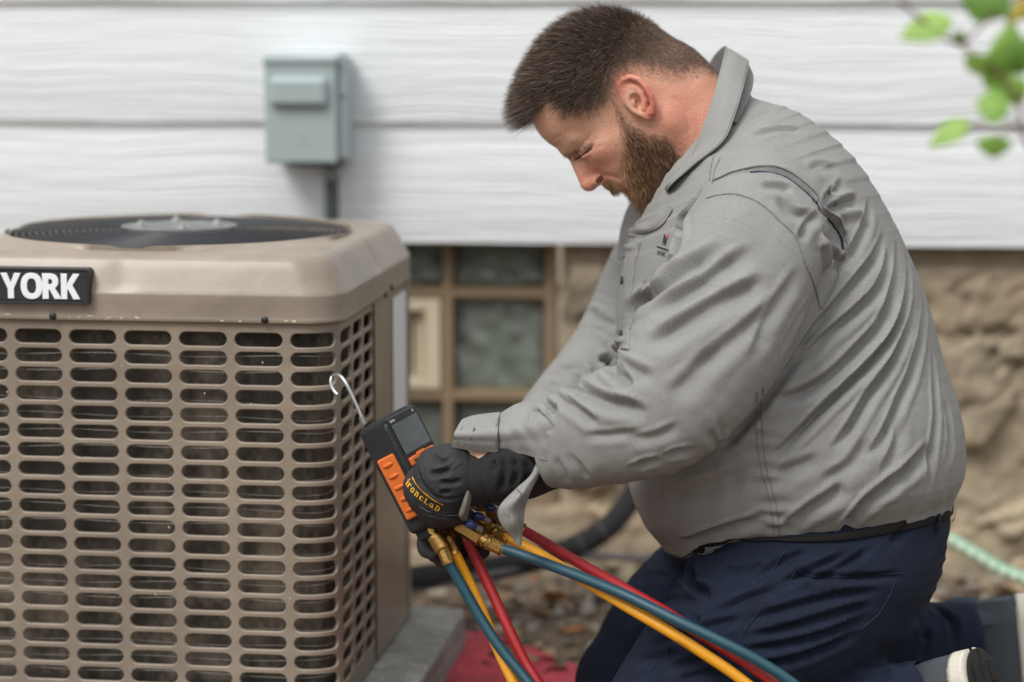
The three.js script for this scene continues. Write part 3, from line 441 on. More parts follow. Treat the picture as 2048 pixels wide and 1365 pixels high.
// nets -> geometry per chain, uv in metres along and round the chain
function clothMesh(field, lo, hi, cell, disp, chains) {
  const { pos, idx } = nets(field, lo, hi, cell), n = pos.length / 3, g0 = new THREE.BufferGeometry();
  if (disp) { const gn = []; const e = 0.002; for (let i = 0; i < n; i++) { const x = pos[i * 3], y = pos[i * 3 + 1], z = pos[i * 3 + 2], h = disp(x, y, z); if (!h) continue; const nn = gradN(field, V(x, y, z), e); gn.push([i, nn, h]); } for (const [i, nn, h] of gn) { pos[i * 3] += nn.x * h; pos[i * 3 + 1] += nn.y * h; pos[i * 3 + 2] += nn.z * h; } }
  g0.setAttribute('position', new THREE.Float32BufferAttribute(pos, 3)); g0.setIndex(idx); g0.computeVertexNormals();
  const nor = g0.attributes.normal, which = new Uint8Array(n), us = new Float32Array(n), vs = new Float32Array(n), per = new Float32Array(n);
  for (let i = 0; i < n; i++) { let b = 1e9, bc = 0; chains.forEach((c, k) => { const d = c.sdf(pos[i * 3], pos[i * 3 + 1], pos[i * 3 + 2]) + (c.bias || 0); if (d < b) { b = d; bc = k; } }); which[i] = bc; const o = chains[bc].sdf(pos[i * 3], pos[i * 3 + 1], pos[i * 3 + 2], true), R = chains[bc].R || 0.12; us[i] = o.ang * R; vs[i] = o.s; per[i] = Math.PI * 2 * R; }
  const parts = chains.map(() => ({ p: [], n: [], u: [] }));
  for (let q = 0; q < idx.length; q += 3) {
    const a = idx[q], c = which[a] === which[idx[q + 1]] ? which[a] : which[idx[q + 2]] === which[a] ? which[a] : which[idx[q + 1]], pt = parts[c]; let ref = null;
    for (let e = 0; e < 3; e++) { const i = idx[q + e]; let u, v; if (which[i] === c) { u = us[i]; v = vs[i]; } else { const o = chains[c].sdf(pos[i * 3], pos[i * 3 + 1], pos[i * 3 + 2], true); u = o.ang * (chains[c].R || 0.12); v = o.s; }
      const pr = Math.PI * 2 * (chains[c].R || 0.12); if (ref === null) ref = u; else if (u - ref > pr / 2) u -= pr; else if (ref - u > pr / 2) u += pr;
      pt.p.push(pos[i * 3], pos[i * 3 + 1], pos[i * 3 + 2]); pt.n.push(nor.getX(i), nor.getY(i), nor.getZ(i)); pt.u.push(u, v); }
  }
  return parts.map((t) => { const g = new THREE.BufferGeometry(); g.setAttribute('position', new THREE.Float32BufferAttribute(t.p, 3)); g.setAttribute('normal', new THREE.Float32BufferAttribute(t.n, 3)); g.setAttribute('uv', new THREE.Float32BufferAttribute(t.u, 2)); return local(g); });
}
// ---------- the kneeling person ----------
const man = thing('person', 'bearded person in grey work shirt kneeling beside the condenser, head bowed', 'person', PB);
const DM = 3.08;
const torsoC = chain([[1418, 240, DM, 95, 0.085], [1448, 300, DM, 165, 0.15], [1485, 395, DM, 232, 0.20], [1517, 525, DM, 281, 0.212], [1543, 660, DM, 310, 0.216], [1566, 800, DM, 326, 0.222], [1590, 915, DM, 335, 0.228], [1604, 1000, DM, 320, 0.218], [1612, 1052, DM, 290, 0.19]], { e: 2.25, cap: 0.029, sub: 4 });
const armN = chain([[1548, 415, 2.935, 118, 0.080], [1510, 490, 2.89, 142, 0.088], [1455, 605, 2.855, 150, 0.088], [1395, 720, 2.838, 148, 0.084], [1318, 815, 2.835, 132, 0.079], [1215, 858, 2.858, 112, 0.072], [1140, 882, 2.880, 98, 0.062], [1096, 893, 2.890, 86, 0.052]], { sub: 5, cap: 0.007, e: 2.45 });
const armF = chain([[1440, 420, 3.24, 110, 0.07], [1340, 540, 3.28, 118, 0.08], [1290, 640, 3.29, 115, 0.08], [1225, 730, 3.27, 100, 0.075], [1130, 820, 3.19, 80, 0.062], [1050, 900, 3.11, 62, 0.050], [1000, 960, 3.07, 52, 0.042]], { sub: 4, cap: 0.012 });
torsoC.R = 0.21; armN.R = 0.088; armF.R = 0.075;
const NK0 = P(1405, 262, DM), NKN = RT.clone().multiplyScalar(0.94).addScaledVector(UP, -0.34), NA = P(1285, 200, DM), NB = P(1372, 325, DM).sub(P(1285, 200, DM));
const shirtF = (x, y, z) => {
  const a = armN.sdf(x, y, z), t = torsoC.sdf(x, y, z), b = armF.sdf(x, y, z);
  const k = y > 0.80 ? 0.06 : 0.014 + 0.046 * sstep(y, 0.70, 0.80);   // the sleeve runs smoothly into the shoulder, creases against the flank
  const d = smin(smin(t, a, k), b, 0.02);
  // neck opening, bounded by the plane of the collar
  const hs = (x - NK0.x) * NKN.x + (y - NK0.y) * NKN.y + (z - NK0.z) * NKN.z, px = x - NA.x, py = y - NA.y, pz = z - NA.z, tt = clamp((px * NB.x + py * NB.y + pz * NB.z) / NB.lengthSq(), 0, 1), cp = Math.hypot(px - NB.x * tt, py - NB.y * tt, pz - NB.z * tt) - 0.098;
  return smax(d, -Math.max(hs, cp), 0.006);
};
const shirtFolds = [
  [-7, 9, 1648, 628, 1606, 690, 1550, 772, 1490, 846, 1436, 902],
  // sleeve against chest
  [-11, 11, 1400, 379, 1377, 420, 1364, 443, 1354, 484, 1345, 510, 1325, 530],
  [-8, 19, 1450, 492, 1395, 520, 1344, 547, 1310, 576, 1277, 607, 1250, 640],
  [-7, 17, 1510, 500, 1451, 532, 1405, 566, 1354, 594, 1300, 628],
  [-6, 18, 1530, 560, 1500, 576, 1431, 607, 1380, 638, 1328, 671, 1290, 690],
  [-3.5, 15, 1560, 590, 1500, 650, 1440, 700, 1390, 740],
  [-3, 14, 1600, 540, 1560, 600, 1530, 660, 1500, 720],
  [-2.6, 12, 1620, 600, 1590, 650, 1560, 710],
  // elbow and forearm
  [-12, 9, 1200, 712, 1222, 722, 1240, 730],
  [6, 13, 1206, 697, 1241, 686, 1280, 664],
  [-8, 11, 1218, 729, 1244, 753, 1264, 776],
  [-7, 13, 1154, 760, 1174, 783, 1218, 804, 1256, 811, 1295, 829],
  [-5, 10, 1110, 783, 1144, 809, 1174, 832, 1195, 847],
  [-6, 7, 1080, 788, 1103, 814, 1110, 829],
  [-5, 7, 1051, 817, 1077, 829, 1108, 860],
  [-4, 7, 1015, 829, 1046, 855, 1072, 868],
  [-5, 15, 1226, 709, 1256, 735, 1308, 758],
  [-3, 18, 1341, 794, 1385, 753, 1436, 688],
  [-2.5, 10, 1250, 880, 1310, 872, 1360, 850], [-2.5, 8, 1170, 872, 1230, 868, 1290, 862], [-1.6, 10, 1135, 905, 1160, 935, 1180, 958],
  [-1.6, 9, 1112, 915, 1128, 945, 1140, 968], [-4, 9, 1330, 915, 1352, 905, 1390, 900], [-4, 9, 1262, 938, 1290, 925, 1320, 918], [-2.5, 9, 1420, 860, 1440, 890],
  // back vent and shoulder
  [-2.6, 5, 1426, 365, 1464, 349, 1505, 341, 1541, 340, 1576, 350, 1605, 371, 1629, 394, 1643, 420, 1664, 437, 1681, 460, 1693, 487, 1693, 503, 1684, 529, 1667, 570, 1643, 617],
  [1.6, 7, 1500, 332, 1541, 330, 1580, 339, 1612, 362, 1640, 390, 1656, 418, 1676, 436, 1694, 460, 1704, 490],
  [-6, 11, 1660, 500, 1678, 516, 1672, 548],
  [5, 12, 1640, 470, 1652, 505, 1648, 545],
  [-4, 11, 1555, 395, 1590, 425, 1630, 430], [-3.5, 10, 1520, 372, 1560, 372, 1585, 380], [-4, 9, 1640, 425, 1610, 455, 1600, 480],
  [-4, 10, 1646, 412, 1665, 385, 1690, 360], [-4.5, 12, 1652, 424, 1690, 405, 1720, 398], [3, 10, 1660, 430, 1700, 420, 1725, 425],
  [-2.5, 8, 1497, 240, 1546, 219, 1590, 219], [-2.5, 8, 1505, 273, 1561, 258, 1611, 261], [-2, 9, 1480, 215, 1530, 195, 1570, 200], [-2, 12, 1600, 345, 1640, 330, 1680, 340],
  // flank
  [-5, 10, 1740, 405, 1725, 464, 1708, 497, 1690, 540],
  [-6, 10, 1769, 470, 1743, 523, 1708, 567, 1655, 629, 1626, 664],
  [-6.5, 10, 1778, 488, 1755, 576, 1714, 620, 1655, 668, 1614, 708, 1567, 752],
  [-7, 11, 1796, 488, 1781, 590, 1758, 649, 1720, 693, 1655, 755, 1590, 790, 1545, 800],
  [-9, 9, 1816, 517, 1810, 599, 1787, 664, 1743, 722, 1699, 766, 1661, 802, 1582, 880, 1538, 922],
  [-7, 10, 1830, 600, 1806, 678, 1775, 737, 1735, 795, 1698, 858, 1666, 901],
  [-6, 10, 1848, 590, 1840, 678, 1819, 752, 1800, 795, 1771, 865, 1740, 915],
  [-5, 9, 1866, 700, 1868, 781, 1870, 830, 1863, 901, 1838, 1010],
  [-8, 13, 1862, 890, 1815, 940, 1740, 999, 1698, 1041, 1690, 1066],
  [-5.5, 14, 1690, 970, 1665, 990, 1610, 1027, 1562, 1064],
  [-4, 20, 1511, 936, 1406, 978, 1325, 999],
  [-5, 13, 1539, 1031, 1441, 1062, 1365, 1085], [-3.5, 14, 1640, 915, 1590, 935, 1550, 950],
  [-2, 8, 1437, 840, 1441, 858, 1455, 879, 1483, 884],
  [-3, 14, 1735, 880, 1700, 930, 1640, 965], [-3, 12, 1800, 830, 1790, 900, 1765, 950], [-3, 10, 1890, 800, 1900, 870, 1890, 940],
  // far sleeve and front
  [-3.5, 13, 1150, 650, 1180, 655, 1210, 668, 1235, 690], [-4, 15, 1105, 738, 1130, 735, 1165, 738, 1200, 755], [-3, 12, 1070, 765, 1090, 768, 1120, 775], [-3, 13, 1160, 616, 1175, 622, 1205, 640, 1235, 655],
  [-3, 6, 1290, 560, 1275, 610, 1262, 650],
];
const sf = foldField(shirtF, shirtFolds);
const seamPts = [1525, 770, 1524, 830, 1525, 865, 1532, 936, 1550, 1006, 1560, 1085].reduce((a, q, i, s) => (i % 2 ? a : [...a, hit(shirtF, q, s[i + 1])]), []).filter(Boolean);
const seamC = new THREE.CatmullRomCurve3(seamPts), seamS = seamC.getPoints(60);
const shirtD = (x, y, z) => {
  let h = sf(x, y, z);
  h += 0.0022 * fbm(x * 9, y * 9, z * 9, 3) + 0.0005 * noise(x * 60, y * 60, z * 60);
  // puckers along the side seam
  let b = 1e9, bi = 0; for (let i = 0; i < seamS.length; i++) { const q = seamS[i], d = (x - q.x) ** 2 + (y - q.y) ** 2 + (z - q.z) ** 2; if (d < b) { b = d; bi = i; } }
  const r = Math.sqrt(b); if (r < 0.05 && bi > 8) h += 0.0022 * Math.exp(-((r / 0.018) ** 2)) * Math.sin(y * 330 + 2 * noise(y * 40, x * 20)) * sstep(bi, 8, 30);
  // hem puckers
  h += 0.0012 * Math.sin(x * 210 + 3 * noise(x * 20, y * 9)) * sstep(0.50 - y, 0, 0.10) * 0.5;
  return h;
};
// where the folded surface lies over a field point
const shirtAt = (px, py, lift = 0.0006) => { const p = hit(shirtF, px, py); if (!p) return null; const n = gradN(shirtF, p); return p.addScaledVector(n, shirtD(p.x, p.y, p.z) + lift); };
const weave = (() => { const c = tileNoise(0, [128, 128], 91), d = tileNoise(0, [16, 16], 92); return tex(256, 256, (x, y, i, j) => { const g = (i % 16 < 2 ? 1 : 0) + (j % 16 < 2 ? 1 : 0); return 0.45 + 0.2 * (c(x, y) - 0.5) + 0.12 * ((i + j) % 2) + 0.25 * Math.min(1, g); }); })();
const ripC = (() => { const c = tileNoise(0, [256, 256], 93), d = tileNoise(0, [256, 20], 94), e = tileNoise(0, [20, 256], 95), f = tileNoise(0, [5, 5], 96); return tex(1024, 1024, (x, y, i, j) => { const g = (i % 32 < 3 ? 1 : 0) + (j % 32 < 3 ? 1 : 0), k = 1 + 0.07 * (c(x, y) - 0.5) + 0.05 * (d(x, y) - 0.5) + 0.05 * (e(x, y) - 0.5) + 0.03 * (f(x, y) - 0.5) - 0.085 * Math.min(1, g); return [0.538 * k, 0.537 * k, 0.526 * k]; }, true); })();
const shirtM = phy({ map: scaled(ripC, 1 / 0.115, 1 / 0.115), bumpMap: scaled(weave, 1 / 0.0575, 1 / 0.0575), bumpScale: 0.00035, roughness: 0.88, specularIntensity: 0.5 });
const lo3 = torsoC.lo.clone().min(armN.lo).min(armF.lo), hi3 = torsoC.hi.clone().max(armN.hi).max(armF.hi);
const [gT, gN, gF] = clothMesh(shirtF, lo3, hi3, 0.0030, shirtD, [torsoC, armN, armF]);
const shirt = new THREE.Group(); shirt.name = 'shirt'; man.add(shirt);
mesh('shirt_body', gT, shirtM, shirt); mesh('sleeve', gN, shirtM, shirt); mesh('sleeve', gF, shirtM, shirt);
// stitched seams: fine cords laid on the cloth
const seamM = std({ color: col(124, 124, 121), roughness: 0.9 });
function seam(name, pp, r, mat, parent, lift = 0.0004, at = shirtAt) { const q = []; for (let i = 0; i + 1 < pp.length; i += 2) { const h = at(pp[i], pp[i + 1], lift); if (h) q.push(h); } if (q.length < 2) return; const cv = new THREE.CatmullRomCurve3(q, false, 'centripetal'); const m = Math.max(20, q.length * 8), pts = []; for (let i = 0; i <= m; i++) pts.push(cv.getPoint(i / m)); return mesh(name, local(tubeOf(pts, r, m, 5)), mat, parent); }
const dense = (pp, n) => { const c = new THREE.CatmullRomCurve3(pp.reduce((a, q, i) => (i % 2 ? a : [...a, V(q, pp[i + 1], 0)]), []), false, 'centripetal'), o = []; for (let i = 0; i <= n; i++) { const p = c.getPoint(i / n); o.push(p.x, p.y); } return o; };
seam('armhole_seam', dense([1413, 397, 1440, 390, 1472, 389, 1517, 405, 1564, 446, 1588, 469, 1602, 500, 1612, 530, 1626, 561, 1642, 617], 60), 0.0008, seamM, shirt);
seam('side_seam', dense([1527, 775, 1526, 865, 1534, 936, 1552, 1006, 1562, 1084], 50), 0.0008, seamM, shirt);
seam('side_seam', dense([1515, 785, 1514, 865, 1522, 936, 1541, 1006, 1550, 1084], 50), 0.0006, seamM, shirt);
seam('vent_edge', dense([1426, 362, 1464, 346, 1505, 337, 1541, 335, 1578, 345, 1608, 366, 1633, 390, 1647, 416, 1668, 433, 1685, 456, 1697, 487, 1697, 505, 1687, 531, 1670, 572, 1645, 617], 80), 0.0010, shirtM, shirt, 0.0012);
seam('vent_lining', dense([1500, 343, 1541, 342, 1574, 352, 1602, 373, 1626, 397, 1639, 419], 40), 0.0013, std({ color: col(22, 28, 58), roughness: 0.9 }), shirt, 0.0006);
seam('vent_lining', dense([1655, 438, 1672, 458, 1684, 483, 1685, 500], 26), 0.0016, std({ color: col(18, 20, 38), roughness: 0.9 }), shirt, 0.0006);
seam('shoulder_tab', dense([1440, 317, 1430, 340, 1425, 366], 12), 0.0009, seamM, shirt); seam('shoulder_tab', dense([1428, 312, 1422, 335, 1420, 362], 12), 0.0009, seamM, shirt);
// ---------- trousers, belt ----------
const pelvis = chain([[1622, 1052, DM, 276, 0.183], [1632, 1100, DM, 266, 0.188], [1640, 1150, DM, 238, 0.19], [1640, 1215, DM, 185, 0.17]], { e: 2.2, cap: 0.05, sub: 4 });
const legN = chain([[1655, 1140, 2.985, 205, 0.105], [1560, 1222, 2.955, 196, 0.108], [1455, 1318, 2.945, 172, 0.102], [1350, 1420, 2.945, 142, 0.09], [1290, 1478, 2.95, 122, 0.08]], { sub: 5 });
const calfN = chain([[1300, 1500, 2.95, 118, 0.078], [1450, 1500, 2.95, 116, 0.075], [1600, 1465, 2.95, 108, 0.072], [1730, 1425, 2.945, 92, 0.062], [1812, 1408, 2.94, 82, 0.056], [1838, 1402, 2.94, 80, 0.055]], { sub: 4, cap: 0.01 });
const legF = chain([[1570, 1130, 3.18, 185, 0.10], [1470, 1190, 3.20, 172, 0.10], [1370, 1262, 3.205, 152, 0.098], [1300, 1335, 3.205, 130, 0.088], [1266, 1368, 3.2, 116, 0.08]], { sub: 5 });
const calfF = chain([[1275, 1375, 3.2, 110, 0.075], [1450, 1385, 3.2, 108, 0.072], [1650, 1345, 3.2, 102, 0.068], [1800, 1302, 3.21, 96, 0.064], [1900, 1290, 3.22, 84, 0.057], [1950, 1285, 3.22, 80, 0.055]], { sub: 4, cap: 0.01 });
for (const [c, r] of [[pelvis, 0.2], [legN, 0.11], [calfN, 0.075], [legF, 0.11], [calfF, 0.07]]) c.R = r;
const trF = (x, y, z) => { let d = smin(pelvis.sdf(x, y, z), legN.sdf(x, y, z), 0.04); d = smin(d, calfN.sdf(x, y, z), 0.02); let e = smin(legF.sdf(x, y, z), calfF.sdf(x, y, z), 0.02); d = smin(d, e, 0.02); return smax(d, 0.006 - y, 0.01); };
const trFolds = [
  [-9, 9, 1470, 1085, 1425, 1098, 1392, 1112, 1380, 1140, 1386, 1170, 1410, 1180, 1420, 1195],   // gaping pocket mouth
  [5, 8, 1372, 1105, 1366, 1140, 1376, 1175, 1400, 1190],
  [-3.5, 10, 1280, 1155, 1320, 1150, 1372, 1175], [-3.5, 10, 1290, 1200, 1340, 1195, 1400, 1205],
  [-4, 8, 1500, 1160, 1560, 1125, 1620, 1100], [-4, 8, 1560, 1170, 1620, 1140, 1700, 1105], [-4, 8, 1620, 1165, 1690, 1130, 1740, 1100],
  [-5, 8, 1590, 1146, 1650, 1152, 1720, 1154, 1800, 1148],
  [-4, 9, 1430, 1225, 1500, 1195, 1560, 1175], [-4.5, 9, 1500, 1240, 1580, 1215, 1680, 1190, 1760, 1180], [-4.5, 9, 1490, 1275, 1580, 1255, 1680, 1225, 1750, 1205],
  [-5, 9, 1480, 1300, 1560, 1290, 1660, 1265, 1740, 1230], [-5, 9, 1470, 1335, 1560, 1325, 1640, 1300, 1720, 1262],
  [-4, 9, 1390, 1260, 1440, 1245, 1480, 1240], [-4, 10, 1300, 1290, 1350, 1275, 1400, 1270], [-4, 10, 1270, 1320, 1320, 1312, 1360, 1300], [-4, 10, 1330, 1335, 1400, 1320, 1440, 1300], [-4, 9, 1350, 1360, 1420, 1345, 1470, 1340],
  [-3, 9, 1440, 1140, 1500, 1140, 1530, 1125], [-4, 10, 1780, 1090, 1800, 1060, 1830, 1030], [-3, 10, 1380, 1230, 1395, 1250, 1370, 1290],
  [-5, 10, 1870, 1210, 1900, 1240, 1905, 1300], [-4, 9, 1830, 1230, 1850, 1270, 1840, 1320], [4, 8, 1700, 1350, 1760, 1342, 1800, 1335], [-4, 7, 1770, 1340, 1772, 1362],
];
const tf = foldField(trF, trFolds);
const trD = (x, y, z) => tf(x, y, z) + 0.002 * fbm(x * 10, y * 10, z * 10, 3) + 0.0007 * noise(x * 50, y * 50, z * 50);
const trAt = (px, py, lift = 0.0006) => { const p = hit(trF, px, py); if (!p) return null; const n = gradN(trF, p); return p.addScaledVector(n, trD(p.x, p.y, p.z) + lift); };
const twill = (() => { const c = tileNoise(0, [128, 128], 97); return tex(256, 256, (x, y, i, j) => 0.4 + 0.35 * (((i + j) % 8) < 4 ? 1 : 0) + 0.3 * (c(x, y) - 0.5)); })();
const navyC = (() => { const c = tileNoise(0, [200, 200], 98), f = tileNoise(0, [9, 9], 99), h = tileNoise(0, [30, 30], 90); return tex(512, 512, (x, y) => { const k = 1 + 0.22 * (c(x, y) - 0.5) + 0.18 * (f(x, y) - 0.5) + 0.12 * (h(x, y) - 0.5); return [0.098 * k, 0.126 * k, 0.190 * k]; }, true); })();
const trM = phy({ map: scaled(navyC, 5, 5), bumpMap: scaled(twill, 1 / 0.03, 1 / 0.03), bumpScale: 0.0003, roughness: 0.9, specularIntensity: 0.5 });
const trousers = new THREE.Group(); trousers.name = 'trousers'; man.add(trousers);
{
  const cs = [pelvis, legN, calfN, legF, calfF], lo = V(1e9, 1e9, 1e9), hi = V(-1e9, -1e9, -1e9); cs.forEach((c) => { lo.min(c.lo); hi.max(c.hi); });
  lo.y = -0.01;
  const gs = clothMesh(trF, lo, hi, 0.0042, trD, cs); ['seat', 'thigh', 'lower_leg', 'thigh', 'lower_leg'].forEach((n, i) => mesh('trouser_' + n, gs[i], trM, trousers));
  const sm = std({ color: col(28, 36, 58), roughness: 0.95 });
  seam('side_seam', dense([1580, 1096, 1556, 1122, 1530, 1152, 1505, 1172], 24), 0.0008, sm, trousers, 0.0004, trAt);
  seam('side_seam', dense([1416, 1190, 1412, 1220, 1385, 1245, 1350, 1285, 1320, 1320, 1298, 1352], 40), 0.0008, sm, trousers, 0.0004, trAt);
  seam('pocket_edge', dense([1462, 1090, 1420, 1100, 1390, 1115, 1380, 1140, 1384, 1168, 1408, 1181, 1416, 1192], 36), 0.0013, trM, trousers, 0.001, trAt);
  seam('pocket_edge', dense([1592, 1142, 1625, 1151, 1680, 1154, 1740, 1153, 1803, 1147], 30), 0.0014, trM, trousers, 0.001, trAt);
  seam('pocket_edge', dense([1590, 1145, 1580, 1162, 1570, 1172], 10), 0.001, sm, trousers, 0.0006, trAt);
  seam('pocket_seam', dense([1535, 1200, 1510, 1235, 1490, 1262, 1478, 1290], 18), 0.0008, sm, trousers, 0.0004, trAt);
  seam('pocket_seam', dense([1790, 1160, 1780, 1190, 1755, 1230, 1720, 1260], 20), 0.0008, sm, trousers, 0.0004, trAt);
}
{ // belt round the waist, following the trousers, and its loops
  const ring = (t, a, off) => { const f = t * 4, i = Math.floor(f), u = f - i, L3 = (arr) => arr[i].clone().lerp(arr[i + 1], u), C = L3(pelvis.C), A = L3(pelvis.A), B = L3(pelvis.Bv), ra = lerp(pelvis.ra[i], pelvis.ra[i + 1], u), rb = lerp(pelvis.rb[i], pelvis.rb[i + 1], u), e = 2 / 2.2, c = Math.cos(a), q = Math.sin(a); return C.addScaledVector(A, Math.sign(c) * Math.pow(Math.abs(c), e) * (ra + off)).addScaledVector(B, Math.sign(q) * Math.pow(Math.abs(q), e) * (rb + off)); };
  const out = (p, d) => { for (let i = 0; i < 5; i++) p.addScaledVector(gradN(trF, p), d + trD(p.x, p.y, p.z) * 0.5 - trF(p.x, p.y, p.z)); return p; };
  mesh('belt', local(grid(160, 4, (u, v) => out(ring(lerp(0.0, 0.05 + 0.5 * Math.pow(0.5 - 0.5 * Math.cos(u * Math.PI * 2), 1.1), v), u * Math.PI * 2, 0.003), 0.0036 + 0.001 * Math.sin(v * Math.PI)), (u, v) => [u * 1.2, v * 0.036], true)), phy({ color: col(22, 20, 18), roughness: 0.7, specularIntensity: 0.35 }), man);
  for (const a of [-2.45, -2.98]) for (const sg of [1, -1]) { mesh('belt_loop', local(grid(3, 10, (u, v) => out(ring(lerp(0.0, 0.85, v), a + (u - 0.5) * 0.055, 0.003), 0.0020 + 0.0048 * Math.pow(Math.sin(v * Math.PI), 0.4)))), trM, trousers); break; }
}
// ---------- head: built in its own frame, f = towards the face, u = towards the crown, z = towards the left ear; one unit is one pixel at the head's distance ----------
const HS = DM / FPX, HO = P(1285, 205, DM), FH = RT.clone().multiplyScalar(-0.72).addScaledVector(UP, -0.694), UH = RT.clone().multiplyScalar(-0.694).addScaledVector(UP, 0.72), ZH = FW.clone().negate();
const toW = (f, u, z) => HO.clone().addScaledVector(FH, f * HS).addScaledVector(UH, u * HS).addScaledVector(ZH, z * HS);
const toH = (p) => { const q = p.clone().sub(HO); return [q.dot(FH) / HS, q.dot(UH) / HS, q.dot(ZH) / HS]; };
const hpx = (px, py, z) => toH(P(px, py, DM - z * HS));
const ell = (x, y, z, cx, cy, cz, a, b, c) => { const X = (x - cx) / a, Y = (y - cy) / b, Z = (z - cz) / c, k = Math.sqrt(X * X + Y * Y + Z * Z), k2 = Math.sqrt(X * X / a / a + Y * Y / b / b + Z * Z / c / c); return k2 < 1e-9 ? -Math.min(a, b, c) : k * (k - 1) / k2; };
const cap2 = (x, y, z, a, b, ra, rb) => { const dx = b[0] - a[0], dy = b[1] - a[1], dz = b[2] - a[2], px = x - a[0], py = y - a[1], pz = z - a[2], t = clamp((px * dx + py * dy + pz * dz) / (dx * dx + dy * dy + dz * dz), 0, 1); return Math.hypot(px - t * dx, py - t * dy, pz - t * dz) - lerp(ra, rb, t); };
const poly = (x, y, z, pts, flat) => { let b = 1e9; for (let i = 0; i + 1 < pts.length; i++) { const a = pts[i], c = pts[i + 1]; b = Math.min(b, cap2(x, y, flat ? 0 : z, a, c, a[3] || 0, c[3] || 0)); } return b; };
const gro = (pp, z) => { const o = []; for (let i = 0; i + 1 < pp.length; i += 2) { const h = hpx(pp[i], pp[i + 1], z); o.push([h[0], h[1], 0]); } return o; };
const grooves = [ // creases of the face, [depth, half width, polyline]
  [5.5, 3.2, gro([1146, 320, 1160, 313, 1174, 304, 1184, 295], 45)], [0.9, 3.0, gro([1172, 300, 1184, 289, 1193, 281], 45)], [0.8, 2.8, gro([1176, 307, 1190, 299, 1202, 296], 45)], [0.9, 3.0, gro([1150, 326, 1166, 322, 1180, 316], 45)],
  [2.6, 4.0, gro([1196, 342, 1206, 350, 1224, 353, 1238, 358], 35)], [1.2, 2.5, gro([1102, 285, 1112, 277, 1120, 275], 20)], [1.1, 4.0, gro([1152, 300, 1164, 292, 1176, 282], 50)], [1.0, 2.5, gro([1170, 282, 1180, 272], 60)],
  [1.1, 2.2, gro([1318, 225, 1322, 245], 90)], [1.2, 5, gro([1350, 200, 1372, 225, 1380, 260], 90)],
];
const earPx = (l, r) => l.map(([x, y, z, q]) => [...hpx(x, y, z), q ?? r]);
const helix = earPx([[1257, 192, 98, 4], [1247, 188, 102, 4.6], [1239, 183, 106, 5], [1237, 172, 110, 5.2], [1245, 160, 115, 5.4], [1260, 154, 119, 5.4], [1277, 159, 123, 5.6], [1292, 174, 126, 5.6], [1302, 192, 125, 5.8], [1306, 210, 121, 6.2], [1304, 224, 116, 7]], 5.5);
const antih = earPx([[1256, 172, 108, 4], [1270, 174, 113, 5], [1284, 186, 116, 6.5], [1290, 202, 115, 6.5], [1288, 217, 112, 6]], 6);
const crus = earPx([[1250, 183, 104, 3], [1262, 183, 106, 3], [1272, 188, 104, 2.5]], 3);
const eC = hpx(1273, 194, 105), lobe = hpx(1298, 228, 108), conch = hpx(1276, 206, 117), trag = hpx(1267, 205, 104), canal = hpx(1275, 206, 98), back = hpx(1280, 195, 92);
const la = (() => { const a = hpx(1252, 160, 105), b = hpx(1302, 234, 105), l = Math.hypot(b[0] - a[0], b[1] - a[1]); return [(b[0] - a[0]) / l, (b[1] - a[1]) / l]; })();
const earF = (f, u, z) => { // z already positive side
  const x = f - eC[0], y = u - eC[1], l = x * la[0] + y * la[1], s = -x * la[1] + y * la[0], tilt = (Math.abs(s) * 0); // l along the ear, s across
  const zz = z - (eC[2] + 0.34 * (-s));
  const zz2 = z - eC[2] - (la[0] > 0 ? -1 : 1) * 0.0;
  let d = ell(l, s, z - eC[2] - 3, 0, 0, 0, 46, 27, 8);
  d = smin(d, poly(f, u, z, helix), 4); d = smin(d, ell(f, u, z, back[0], back[1], back[2], 24, 30, 20), 8); d = smin(d, ell(f, u, z, lobe[0], lobe[1], lobe[2], 12, 13, 7), 6);
  const cx = f - conch[0], cy = u - conch[1], cl = cx * la[0] + cy * la[1], cs = -cx * la[1] + cy * la[0];
  d = smax(d, -ell(cl, cs, z - conch[2], 0, 0, 0, 21, 12.5, 17), 4);
  d = smin(d, poly(f, u, z, antih), 4); d = smin(d, poly(f, u, z, crus), 3);
  d = smin(d, ell(f, u, z, trag[0], trag[1], trag[2], 7, 9, 7), 4);
  d = smax(d, -ell(f, u, z, canal[0], canal[1], canal[2], 5.5, 7.5, 22), 2.5);
  return d;
};
const nos = hpx(1199, 361, 15);
